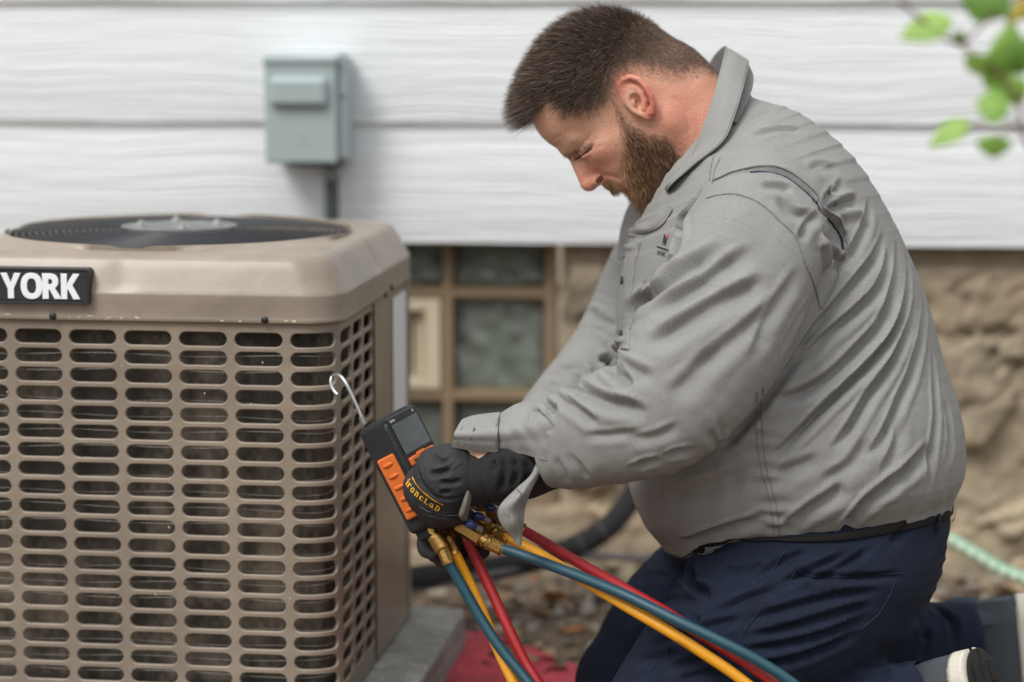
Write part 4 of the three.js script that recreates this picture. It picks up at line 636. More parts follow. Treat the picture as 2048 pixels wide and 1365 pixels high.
const headF0 = (f, u, z0) => {
  const z = Math.abs(z0);
  let d = ell(f, u, z, 28, 76, 0, 150, 130, 118);
  d = smin(d, ell(f, u, z, 96, 90, 0, 95, 88, 92), 28);
  d = smin(d, ell(f, u, z, 84, -12, 0, 90, 92, 90), 30);
  d = smin(d, ell(f, u, z, 104, -68, 0, 60, 56, 60), 24);
  d = smin(d, ell(f, u, z, 108, -120, 0, 36, 30, 42), 24);
  d = smin(d, cap2(f, u, z, [5, -60, 68], [104, -124, 20], 30, 26), 24);
  d = smin(d, ell(f, u, z, 108, -10, 58, 42, 26, 27), 20);
  d = smin(d, cap2(f, u, z, [174, 35, 8], [150, 42, 60], 12.5, 11), 16);
  d = smin(d, (() => { const t = clamp((-u - 20) / 220, 0, 1), cx = lerp(-36, -48, t), a = lerp(104, 116, t), b = lerp(88, 100, t), X = (f - cx) / a, Z = z / b, k = Math.hypot(X, Z), r = Math.hypot(f - cx, z); let q = k < 1e-6 ? -b : r - r / k; q = smax(q, u + 8, 60); return Math.max(q, -250 - u); })(), 46);
  d = smin(d, ell(f, u, z, -44, -2, 0, 98, 86, 88), 40);
  // eyes, almost closed and looking down
  d = smax(d, -ell(f, u, z, 176, 6, 38, 20, 13, 20), 10);
  d = smin(d, ell(f, u, z, 150, 4, 39, 19.5, 18, 22), 5);
  // nose
  d = smin(d, cap2(f, u, z, [176, 16, 0], [192, -38, 0], 9, 13), 10);
  d = smin(d, ell(f, u, z, 188, -44, 0, 17, 15, 17), 6);
  d = smin(d, ell(f, u, z, 166, -24, 0, 20, 36, 22), 14);
  d = smin(d, ell(f, u, z, 172, -49, 17, 15, 12, 10.5), 6);
  d = smax(d, -ell(f, u, z, nos[0], nos[1], 19, 9, 6, 12), 3);
  // mouth
  d = smin(d, ell(f, u, z, 152, -82, 0, 15, 9, 30), 8);
  d = smin(d, ell(f, u, z, 134, -108, 0, 15, 10, 27), 8);
  d = smax(d, -ell(f, u, z, 148, -94.5, 0, 30, 5, 26), 4);
  let gsum = 0; for (const [dep, w, pl] of grooves) { const r = poly(f, u, 0, pl, true) / w; if (r < 3 && z > 14) gsum += dep * Math.exp(-r * r); }
  return d + gsum;
};
const headF = (f, u, z) => { const d = headF0(f, u, z), zz = Math.abs(z); return zz > 60 && Math.abs(f - eC[0]) < 75 && Math.abs(u - eC[1]) < 75 ? smin(d, earF(f, u, zz), 6) : d; };
const inPoly = (x, y, pl) => { let c = false; for (let i = 0, j = pl.length - 1; i < pl.length; j = i++) { const a = pl[i], b = pl[j]; if ((a[1] > y) !== (b[1] > y) && x < (b[0] - a[0]) * (y - a[1]) / (b[1] - a[1]) + a[0]) c = !c; } return c; };
const edgeD = (x, y, pl) => { let b = 1e9; for (let i = 0, j = pl.length - 1; i < pl.length; j = i++) { const a = pl[i], c = pl[j]; b = Math.min(b, cap2(x, y, 0, [a[0], a[1], 0], [c[0], c[1], 0], 0, 0)); } return inPoly(x, y, pl) ? b : -b; };
const area = (l, z) => l.map(([x, y]) => hpx(x, y, z));
const hairA = area([[1050, 258], [1063, 240], [1085, 222], [1098, 196], [1112, 214], [1130, 234], [1160, 239], [1190, 232], [1212, 222], [1226, 214], [1232, 196], [1232, 176], [1240, 158], [1262, 146], [1284, 152], [1300, 158], [1340, 166], [1375, 160], [1402, 150], [1440, 150], [1480, 60], [1300, -120], [1000, -120], [950, 120]], 70);
const beardA = area([[1224, 214], [1234, 206], [1240, 222], [1256, 243], [1275, 258], [1300, 264], [1330, 272], [1350, 292], [1362, 330], [1352, 372], [1334, 402], [1310, 425], [1290, 430], [1262, 402], [1250, 384], [1252, 372], [1240, 358], [1222, 350], [1228, 336], [1238, 316], [1240, 290], [1236, 266], [1229, 242]], 55);
const stachA = area([[1204, 366], [1212, 358], [1226, 354], [1240, 357], [1248, 364], [1244, 372], [1228, 380], [1210, 378]], 18);
const lipA = area([[1226, 378], [1250, 362], [1256, 372], [1258, 384], [1250, 384], [1240, 376]], 15);
const R0 = hpx(1285, 205, 110), Nt = hpx(1172, 370, 0), ckP = hpx(1205, 320, 60), nkP = hpx(1370, 230, 90);
const skinC = (f, u, z, c) => {
  const zz = Math.abs(z), n = fbm(f * 0.018, u * 0.018, zz * 0.018, 3), m = fbm(f * 0.09, u * 0.09, zz * 0.09, 3), fine = noise(f * 0.5, u * 0.5, zz * 0.5);
  let red = 0.22 + 0.5 * n + 0.35 * m; const g = (p, r) => Math.exp(-((f - p[0]) ** 2 + (u - p[1]) ** 2) / (r * r));
  red += 0.55 * g(Nt, 34) + 0.30 * g(ckP, 40) + 0.62 * g(nkP, 75) * (zz > 30 ? 1 : 0.4);
  const er = Math.min(poly(f, u, zz, helix), 40); red += 0.75 * Math.exp(-Math.pow(Math.max(0, er) / 12, 2)) - 0.25 * g(hpx(1262, 215, 95), 24);
  red = clamp(red, 0, 1.25);
  let r = lerp(0.66, 0.585, red), gg = lerp(0.385, 0.225, red), b = lerp(0.262, 0.155, red);
  const k = 1 + 0.09 * m + 0.05 * fine; r *= k; gg *= k; b *= k;
  const fr = noise(f * 0.23, u * 0.23, zz * 0.23 + 40); if (fr > 0.52) { const q = sstep(fr, 0.52, 0.66) * 0.35; r *= 1 - q * 0.5; gg *= 1 - q * 0.8; b *= 1 - q; }
  // roots of hair and beard tint the skin
  const h = edgeD(f, u, hairA), bd = edgeD(f, u, beardA);
  const hr = sstep(h, -4, 40) * lerp(0.62, 1, sstep(u + 0.3 * f - 0.12 * zz, 20, 150)), br = sstep(bd, -3, 20);
  const ear = zz > 60 ? clamp(earF(f, u, zz) / 5, 0, 1) : 1;
  r = lerp(r, 0.085, 0.86 * hr * ear); gg = lerp(gg, 0.062, 0.86 * hr * ear); b = lerp(b, 0.048, 0.86 * hr * ear);
  r = lerp(r, 0.22, 0.6 * br * ear); gg = lerp(gg, 0.125, 0.6 * br * ear); b = lerp(b, 0.08, 0.6 * br * ear);
  if (zz < 30 && edgeD(f, u, lipA) > -3) { r = lerp(r, 0.42, 0.7); gg = lerp(gg, 0.13, 0.7); b = lerp(b, 0.12, 0.7); }
  c.setRGB(r, gg, b);
};
let headTri;
{ // the body: head and neck finely meshed, trunk, arms and wrists plainly under the clothes, one mesh
  const geos = [], mk = (F, lo, hi, cell) => { const { pos, idx } = nets(F, lo, hi, cell); return { pos, idx }; };
  const h1 = mk(headF, V(-170, -250, -135), V(225, 225, 135), 2.6), c = new THREE.Color();
  const p = [], cl = [], raw = h1.pos; for (let i = 0; i < raw.length; i += 3) { const w = toW(raw[i], raw[i + 1], raw[i + 2]); p.push(w.x, w.y, w.z); skinC(raw[i], raw[i + 1], raw[i + 2], c); cl.push(c.r, c.g, c.b); }
  const g = new THREE.BufferGeometry(); g.setAttribute('position', new THREE.Float32BufferAttribute(p, 3)); g.setAttribute('color', new THREE.Float32BufferAttribute(cl, 3)); g.setAttribute('uv', new THREE.Float32BufferAttribute(raw.reduce((a, q, i) => { if (i % 3 === 0) a.push(Math.atan2(raw[i + 2], raw[i] - 20) * 0.075, raw[i + 1] * HS); return a; }, []), 2)); g.setIndex(h1.idx); g.computeVertexNormals();
  headTri = { raw, idx: h1.idx, nor: g.attributes.normal };
  // handedness: the head frame may mirror the winding
  const nn = V(g.attributes.normal.getX(0), g.attributes.normal.getY(0), g.attributes.normal.getZ(0)), q0 = [raw[0], raw[1], raw[2]], gh = [headF(q0[0] + 1, q0[1], q0[2]) - headF(q0[0], q0[1], q0[2]), headF(q0[0], q0[1] + 1, q0[2]) - headF(q0[0], q0[1], q0[2]), headF(q0[0], q0[1], q0[2] + 1) - headF(q0[0], q0[1], q0[2])];
  const gw = FH.clone().multiplyScalar(gh[0]).addScaledVector(UH, gh[1]).addScaledVector(ZH, gh[2]); if (gw.dot(nn) < 0) { for (let i = 0; i < h1.idx.length; i += 3) { const t = h1.idx[i]; h1.idx[i] = h1.idx[i + 1]; h1.idx[i + 1] = t; } g.setIndex(h1.idx); g.computeVertexNormals(); headTri.nor = g.attributes.normal; }
  const trunk = (x, y, z) => Math.min(smin(torsoC.sdf(x, y, z), armN.sdf(x, y, z), 0.03), armF.sdf(x, y, z)) + 0.05;
  const lowB = (x, y, z) => Math.min(trunk(x, y, z), trF(x, y, z) + 0.045, wristN.sdf(x, y, z), wristF.sdf(x, y, z));
  const wristN = chain([[1150, 880, 2.89, 62, 0.036], [1040, 902, 2.91, 52, 0.030], [950, 925, 2.93, 40, 0.024], [915, 935, 2.935, 38, 0.022]], {}), wristF = chain([[1120, 840, 3.18, 52, 0.036], [1030, 930, 3.09, 42, 0.03], [950, 1030, 3.04, 36, 0.024]], {});
  const lo = lo3.clone().min(wristN.lo).min(wristF.lo).min(legN.lo).min(calfN.lo).min(calfF.lo), hi = hi3.clone().max(calfF.hi).max(calfN.hi); lo.y = 0; const b = mk(lowB, lo, hi, 0.013), g2 = new THREE.BufferGeometry();
  g2.setAttribute('position', new THREE.Float32BufferAttribute(b.pos, 3)); g2.setAttribute('color', new THREE.Float32BufferAttribute(b.pos.map((_, i) => [0.62, 0.36, 0.26][i % 3]), 3)); g2.setAttribute('uv', new THREE.Float32BufferAttribute(new Float32Array(b.pos.length / 3 * 2), 2)); g2.setIndex(b.idx); g2.computeVertexNormals();
  const pore = (() => { const a = tileNoise(0, [170, 170], 151), c = tileNoise(0, [70, 70], 152), e = tileNoise(0, [18, 18], 153); return tex(512, 512, (x, y) => 0.5 * a(x, y) + 0.35 * c(x, y) + 0.3 * e(x, y)); })();
  const sm = phy({ vertexColors: true, roughness: 0.5, bumpMap: scaled(pore, 8, 8), bumpScale: 0.0007, specularIntensity: 0.7, sheen: 0.15, sheenRoughness: 0.5, sheenColor: new THREE.Color(0.9, 0.55, 0.45) });
  mesh('body', local(mergeGeometries([g, g2])), sm, man);
}
// hair: single strands rooted in the skin
function strands(name, seed, count, pick, grow, parent, mat) {
  const r = rng(seed), { raw, idx, nor } = headTri, cum = [], tri = []; let tot = 0; const A = V(), B = V(), Cc = V();
  for (let i = 0; i < idx.length; i += 3) { const a = idx[i] * 3, b = idx[i + 1] * 3, c = idx[i + 2] * 3, f = (raw[a] + raw[b] + raw[c]) / 3, u = (raw[a + 1] + raw[b + 1] + raw[c + 1]) / 3, z = (raw[a + 2] + raw[b + 2] + raw[c + 2]) / 3, w = pick(f, u, z); if (w <= 0) continue; A.set(raw[b] - raw[a], raw[b + 1] - raw[a + 1], raw[b + 2] - raw[a + 2]); B.set(raw[c] - raw[a], raw[c + 1] - raw[a + 1], raw[c + 2] - raw[a + 2]); tot += Cc.crossVectors(A, B).length() * w; cum.push(tot); tri.push(i); }
  const pos = [], cols = [], ix = [], cc = new THREE.Color();
  for (let k = 0; k < count; k++) {
    const t = r() * tot; let lo = 0, hi = cum.length - 1; while (lo < hi) { const m = (lo + hi) >> 1; if (cum[m] < t) lo = m + 1; else hi = m; }
    const i = tri[lo]; let a = r(), b = r(); if (a + b > 1) { a = 1 - a; b = 1 - b; } const c = 1 - a - b, q = [0, 1, 2].map((e) => raw[idx[i] * 3 + e] * c + raw[idx[i + 1] * 3 + e] * a + raw[idx[i + 2] * 3 + e] * b), n = V(nor.getX(idx[i]), nor.getY(idx[i]), nor.getZ(idx[i]));
    const gr = grow(q[0], q[1], q[2], n, r, cc); if (!gr) continue; const { len, dir, width, bend } = gr, p0 = toW(q[0], q[1], q[2]).addScaledVector(n, -0.0006), side = new THREE.Vector3().crossVectors(dir, V(r() - 0.5, r() - 0.5, r() - 0.5)).normalize(), N = 3, at = pos.length / 3;
    for (let s = 0; s <= N; s++) { const e = s / N, p = p0.clone().addScaledVector(dir, len * e).addScaledVector(bend, len * e * e), w = width * (1 - 0.75 * e * e) / 2; pos.push(p.x - side.x * w, p.y - side.y * w, p.z - side.z * w, p.x + side.x * w, p.y + side.y * w, p.z + side.z * w); cols.push(cc.r, cc.g, cc.b, cc.r, cc.g, cc.b); if (s) { const o = at + s * 2; ix.push(o - 2, o - 1, o + 1, o - 2, o + 1, o); } }
  }
  const g = new THREE.BufferGeometry(); g.setAttribute('position', new THREE.Float32BufferAttribute(pos, 3)); g.setAttribute('color', new THREE.Float32BufferAttribute(cols, 3)); g.setIndex(ix); g.computeVertexNormals();
  return mesh(name, local(g), mat, parent);
}
const hairM = phy({ vertexColors: true, roughness: 0.5, specularIntensity: 0.6 });
const dirH = (f, u, z) => FH.clone().multiplyScalar(f).addScaledVector(UH, u).addScaledVector(ZH, z);
const earClear = (f, u, z) => (Math.abs(z) > 60 && Math.abs(f - eC[0]) < 60 && Math.abs(u - eC[1]) < 60 ? earF(f, u, Math.abs(z)) > 3 : true);
// length falls from the crown to a close fade over the ears and nape
const hairLen = (f, u, z) => { const top = sstep(u + 0.30 * f - 0.12 * Math.abs(z), 10, 215); return lerp(0.0048, 0.027, top) * (1 + 0.25 * sstep(f, 110, 180) * top); };
strands('hair', 77, 84000, (f, u, z) => { if (!earClear(f, u, z)) return 0; const e = edgeD(f, u, hairA); if (e < -2) return 0; return (0.10 + 0.9 * sstep(e + 6 * noise(f * 0.1, u * 0.1, z * 0.1), 0, 48)) * (z < -40 ? 0.4 : 1) * lerp(1.7, 1, sstep(hairLen(f, u, z), 0.006, 0.016)); }, (f, u, z, n, r, c) => {
  const L = hairLen(f, u, z) * (0.65 + 0.6 * r()), long = sstep(L, 0.006, 0.02);
  const flow = dirH(lerp(0.15 + 0.4 * sstep(f, 0, 90), 0.8, sstep(long, 0.1, 0.6)), lerp(-0.8, 0, sstep(long, 0.1, 0.6)), 0.12 * Math.sign(z));   // forward on top, down on the sides
  const d = n.clone().multiplyScalar(lerp(0.42, 0.62, long) + 0.25 * r()).add(flow.multiplyScalar(0.85)).add(V(r() - 0.5, r() - 0.5, r() - 0.5).multiplyScalar(0.55)).normalize();
  const t = r(), k = 0.7 + 0.7 * r(); const sh = 1 - long; if (t < 0.16) c.setRGB(0.28 * k, 0.20 * k, 0.148 * k); else c.setRGB(lerp(0.098, 0.13, sh) * k, lerp(0.074, 0.092, sh) * k, lerp(0.057, 0.067, sh) * k);
  return { len: L, dir: d, width: lerp(0.00022, 0.00052, long), bend: dirH(0.25, -0.05, 0).multiplyScalar(long * 0.5 * r()) };
}, man, hairM);
strands('beard', 78, 13500, (f, u, z) => { if (!earClear(f, u, z)) return 0; const e = edgeD(f, u, beardA) + 9 * noise(f * 0.09, u * 0.09, z * 0.08); if (e < -14) return 0; if (u > -88 && f > 128) return 0; return e < 0 ? 0.22 : 0.25 + 0.75 * sstep(e, 0, 26); }, (f, u, z, n, r, c) => {
  const e = edgeD(f, u, beardA), chin = sstep(-u, 70, 140) * sstep(f, 40, 130), burn = sstep(u, -40, 0), L = lerp(0.0042, 0.0125, sstep(e, 0, 26)) * (1 + 0.3 * chin) * (1 - 0.45 * burn) * (0.6 + 0.7 * r()) * (e < 0 ? 0.45 : 1);
  const d = n.clone().multiplyScalar(0.38 + 0.3 * r()).add(dirH(0.18 + 0.35 * chin + 0.5 * noise(f * 0.06, u * 0.06, z * 0.05), -0.8 + 0.35 * noise(f * 0.07 + 9, u * 0.07, z * 0.05), 0.2 * noise(f * 0.08, u * 0.05, 7))).add(V(r() - 0.5, r() - 0.5, r() - 0.5).multiplyScalar(1.15)).normalize();
  const gold = sstep(f, 78, 140) * sstep(u, -165, -60), t = r(), k = 0.5 + 1.0 * r(); const g = clamp(gold * 0.7 + (t < 0.35 ? 0.5 : 0), 0, 1);
  c.setRGB(lerp(0.145, 0.36, g) * k, lerp(0.076, 0.205, g) * k, lerp(0.045, 0.095, g) * k);
  return { len: L, dir: d, width: 0.00048, bend: dirH(0.5 * (r() - 0.4), -0.5 * r(), 0.5 * (r() - 0.5)) };
}, man, hairM);
strands('moustache', 79, 1900, (f, u, z) => { if (Math.abs(z) > 34 || f < 128) return 0; return edgeD(f, u, stachA) > 0 ? 1 : 0; }, (f, u, z, n, r, c) => {
  const k = 0.7 + 0.6 * r(); c.setRGB(0.30 * k, 0.165 * k, 0.075 * k);
  return { len: 0.0085 * (0.6 + 0.7 * r()), dir: n.clone().multiplyScalar(0.35).add(dirH(0.1, -0.9, 0.25 * Math.sign(z))).add(V(r() - 0.5, r() - 0.5, r() - 0.5).multiplyScalar(0.5)).normalize(), width: 0.0004, bend: dirH(-0.2, -0.2, 0) };
}, man, hairM);
const browA = area([[1122, 314], [1128, 308], [1145, 304], [1162, 298], [1172, 290], [1174, 294], [1162, 304], [1146, 312], [1130, 318]], 45), lashA = area([[1146, 321], [1160, 313], [1176, 302], [1179, 305], [1164, 317], [1150, 324]], 45);
strands('eyebrow', 80, 420, (f, u, z) => (Math.abs(z) > 6 && f > 120 && edgeD(f, u, browA) > -1 ? 1 : 0), (f, u, z, n, r, c) => { const k = 0.6 + 0.7 * r(); c.setRGB(0.15 * k, 0.09 * k, 0.058 * k); return { len: 0.0065 * (0.6 + 0.6 * r()), dir: n.clone().multiplyScalar(0.3).add(dirH(-0.2, -0.2, 0.75 * Math.sign(z))).add(V(r() - 0.5, r() - 0.5, r() - 0.5).multiplyScalar(0.3)).normalize(), width: 0.00036, bend: dirH(0, -0.1, 0) }; }, man, hairM);
strands('eyelashes', 81, 60, (f, u, z) => (z > 18 && Math.abs(z) < 62 && f > 110 && edgeD(f, u, lashA) > -1 ? 1 : 0), (f, u, z, n, r, c) => { c.setRGB(0.03, 0.02, 0.016); return { len: 0.004, dir: n.clone().multiplyScalar(0.3).add(dirH(0.3, -0.8, 0)).normalize(), width: 0.0004, bend: dirH(0.3, 0.1, 0) }; }, man, hairM);

{ // the dark line where the lids meet
  const q = []; for (const [x, y] of [[1143, 322.5], [1148, 320.5], [1154, 317.5], [1161, 313.5], [1168, 309], [1175, 304], [1180, 300], [1185, 296]]) { for (let z = 75; z > 8; z -= 0.5) { const h = hpx(x, y, z); if (headF(h[0], h[1], h[2]) < 0.4) { q.push(toW(h[0], h[1], h[2] + 0.6)); break; } } }
  if (q.length > 2) mesh('lash_line', local(tubeOf(q, 0.0011, 30, 6)), std({ color: col(40, 26, 20), roughness: 0.8 }), man);
}
// ---------- collar, front, cuffs ----------
// cloth sheet through rows of control points, with real thickness
function sheet(rows, nu, nv, th, bend) {
  const rc = rows.map((r) => new THREE.CatmullRomCurve3(r, false, 'catmullrom', 0.5)), cols = [];
  for (let i = 0; i <= nu; i++) cols.push(new THREE.CatmullRomCurve3(rc.map((c) => c.getPoint(i / nu)), false, 'catmullrom', 0.5));
  const mid = grid(nu, nv, (u, v, i) => { const p = cols[i].getPoint(v); return bend ? bend(p, u, v) : p; }), n = mid.attributes.normal, q = mid.attributes.position, at = (i, s) => V(q.getX(i) + n.getX(i) * s, q.getY(i) + n.getY(i) * s, q.getZ(i) + n.getZ(i) * s);
  const uvm = (u, v, p, w) => { return [u * wid, v * hgt]; }, wid = rc[0].getLength() || 0.1, hgt = cols[0].getLength() || 0.1;
  const a = grid(nu, nv, (u, v, i, j) => at(j * (nu + 1) + i, th / 2), uvm), b = grid(nu, nv, (u, v, i, j) => at(j * (nu + 1) + i, -th / 2), uvm); b.index.array.reverse(); b.computeVertexNormals();
  const edge = []; for (let i = 0; i <= nu; i++) edge.push(i); for (let j = 1; j <= nv; j++) edge.push(j * (nu + 1) + nu); for (let i = nu - 1; i >= 0; i--) edge.push(nv * (nu + 1) + i); for (let j = nv - 1; j >= 0; j--) edge.push(j * (nu + 1));
  const rim = grid(edge.length - 1, 1, (u, v, i, j) => at(edge[i], (j ? -0.5 : 0.5) * th));
  return merge([a, b, rim]);
}
const PP = (l) => l.map(([x, y, d]) => P(x, y, d));
const dOf = (p) => p.clone().sub(EYE).dot(FW);
{
  const near = (x, y, d, lift) => { const p = shirtAt(x, y, lift); return p ? p : P(x, y, d); };
  const cols = [ // fold (top edge), outer edge, inner base
    [[1420, 128, 3.20], [1468, 150, 3.21], [1445, 190, 3.18]], [[1434, 108, 3.15], [1488, 132, 3.16], [1460, 172, 3.14]], [[1452, 95, 3.085], [1498, 124, 3.075], [1470, 165, 3.08]],
    [[1444, 135, 3.015], [1488, 170, 2.985], [1462, 210, 3.01]], [[1426, 200, 2.975], [1470, 232, 2.945], [1440, 262, 2.975]], [[1402, 268, 2.958], [1448, 292, 2.93], [1415, 325, 2.962]],
    [[1374, 335, 2.962], [1408, 350, 2.94], [1390, 368, 2.968]], [[1350, 382, 2.975], [1372, 394, 2.96], [1362, 396, 2.978]], [[1331, 404, 2.99], [1348, 421, 2.983], [1342, 412, 2.992]]];
  const F = PP(cols.map((c) => c[0])), O = PP(cols.map((c) => c[1])), I = PP(cols.map((c) => c[2]));
  // keep the fall outside the shirt
  const push = (p, m) => { for (let i = 0; i < 6; i++) { const d = shirtF(p.x, p.y, p.z); if (d < m) p.addScaledVector(gradN(shirtF, p), m - d); } };
  O.forEach((p) => push(p, 0.006));
  const M1 = O.map((p, i) => p.clone().lerp(F[i], 0.55).addScaledVector(FW, -0.006)), M2 = F.map((p, i) => p.clone().lerp(I[i], 0.45).addScaledVector(FW, 0.004)); M1.forEach((p) => push(p, 0.008));
  const F1 = F.map((p, i) => p.clone().lerp(O[i], 0.07).addScaledVector(FW, -0.0025));
  const g = sheet([O, M1, F1, F, M2, I], 48, 36, 0.0016, (p, u, v) => p.addScaledVector(FW, 0.0012 * fbm(u * 5, v * 2, 3)));
  const cl = mesh('collar', local(g), shirtM, shirt);
  const st = O.map((p, i) => p.clone().lerp(M1[i], 0.14).addScaledVector(FW, -0.0016)); mesh('stitch', local(tubeOf(st, 0.00045, 80, 5)), seamM, shirt);
  // yoke band that shows under the fall at the back
  mesh('collar_band', local(sheet([PP([[1497, 128, 3.09], [1508, 160, 3.05], [1494, 205, 2.985], [1474, 245, 2.955]]), PP([[1480, 120, 3.09], [1486, 160, 3.05], [1474, 205, 2.99], [1456, 245, 2.96]])], 24, 6, 0.0016)), shirtM, shirt);
  // open front below the collar and the far lapel
  mesh('neckline', local(sheet([[near(1337, 408, 3.0, 0.006), near(1318, 432, 3.0, 0.006), near(1303, 446, 3.02, 0.006), near(1282, 452, 3.05, 0.005), P(1258, 457, 3.08)], [near(1342, 414, 3.0, 0.004), near(1324, 440, 3.0, 0.004), near(1305, 455, 3.02, 0.004), near(1283, 460, 3.05, 0.004), P(1258, 464, 3.082)], [near(1346, 420, 3.0, 0.001), near(1328, 447, 3.0, 0.001), near(1306, 462, 3.0, 0.001), near(1282, 467, 3.05, 0.001), P(1258, 470, 3.085)]], 30, 14, 0.0016)), shirtM, shirt);
  mesh('lapel', local(sheet([PP([[1270, 392, 3.17], [1292, 420, 3.13], [1320, 436, 3.08]]), PP([[1252, 425, 3.18], [1272, 444, 3.14], [1300, 452, 3.09]]), PP([[1240, 470, 3.19], [1252, 470, 3.15], [1266, 464, 3.10]]), PP([[1236, 520, 3.19], [1246, 515, 3.16], [1258, 510, 3.11]])], 20, 20, 0.0016)), shirtM, shirt);
}
// flat strips sewn on: ribbon over the surface
function ribbon(name, pp, w, lift, mat, parent, at = shirtAt, n = 40) {
  const c = new THREE.CatmullRomCurve3(pp.reduce((a, q, i) => (i % 2 ? a : [...a, V(q, pp[i + 1], 0)]), []), false, 'centripetal'), rows = [[], [], [], [], []];
  for (let i = 0; i <= n; i++) { const p = c.getPoint(i / n), t = c.getTangent(i / n), ok = [-1, -0.92, 0, 0.92, 1].map((s, k) => at(p.x - t.y * s * w / 2, p.y + t.x * s * w / 2, k === 0 || k === 4 ? 0.0001 : lift)); if (ok.every(Boolean)) ok.forEach((q, k) => rows[k].push(q)); }
  if (rows[0].length < 3) return; const m = rows[0].length - 1; let L = 0; const len = rows[2].map((p, i) => (L += i ? p.distanceTo(rows[2][i - 1]) : 0));
  return mesh(name, local(grid(m, 4, (u, v, i, j) => rows[j][i], (u, v) => [len[Math.round(u * m)], v * w * 2.9 / FPX])), mat, parent);
}
ribbon('placket', [1272, 470, 1260, 520, 1251, 580, 1246, 640, 1246, 700], 26, 0.003, shirtM, shirt);
for (const [x, y] of [[1250, 562], [1243, 668]]) { const p = shirtAt(x, y, 0.004); if (p) { const n = gradN(shirtF, p); const b = mesh('button', local(new THREE.CylinderGeometry(0.0052, 0.0052, 0.0026, 18).applyQuaternion(new THREE.Quaternion().setFromUnitVectors(V(0, 1, 0), n)).translate(p.x, p.y, p.z)), std({ color: col(52, 58, 60), roughness: 0.35 }), shirt); } }
{ // embroidered chest mark, partly hidden by the sleeve
  const cv = document.createElement('canvas'); cv.width = 256; cv.height = 160; const x = cv.getContext('2d'); x.clearRect(0, 0, 256, 160); x.fillStyle = 'rgb(30,32,62)'; x.font = 'bold 84px sans-serif'; x.fillText('N', 96, 76); x.fillStyle = 'rgb(226,110,52)'; x.fillRect(150, 8, 16, 22); x.fillStyle = 'rgb(28,28,34)'; x.fillRect(30, 92, 190, 7); x.font = 'bold 34px sans-serif'; x.fillText('& HVAC', 60, 136);
  const t = new THREE.CanvasTexture(cv); t.colorSpace = THREE.SRGBColorSpace;
  const c = shirtAt(1328, 492, 0.004); if (c) { const n = gradN(shirtF, c), e2 = P(1339, 462, dOf(c)).sub(P(1318, 515, dOf(c))).normalize(); e2.addScaledVector(n, -e2.dot(n)).normalize(); const e1 = new THREE.Vector3().crossVectors(e2, n).normalize(); mesh('chest_mark', local(grid(10, 10, (u, v) => { const q = c.clone().addScaledVector(e1, (u - 0.5) * 0.034).addScaledVector(e2, (v - 0.5) * 0.034), h = trace(shirtF, q.clone().addScaledVector(n, 0.03), n.clone().negate(), 0, 0.08); return h ? h.addScaledVector(gradN(shirtF, h), shirtD(h.x, h.y, h.z) + 0.0012) : q; })), std({ map: t, transparent: true, alphaTest: 0.4, roughness: 0.8 }), shirt); }
}
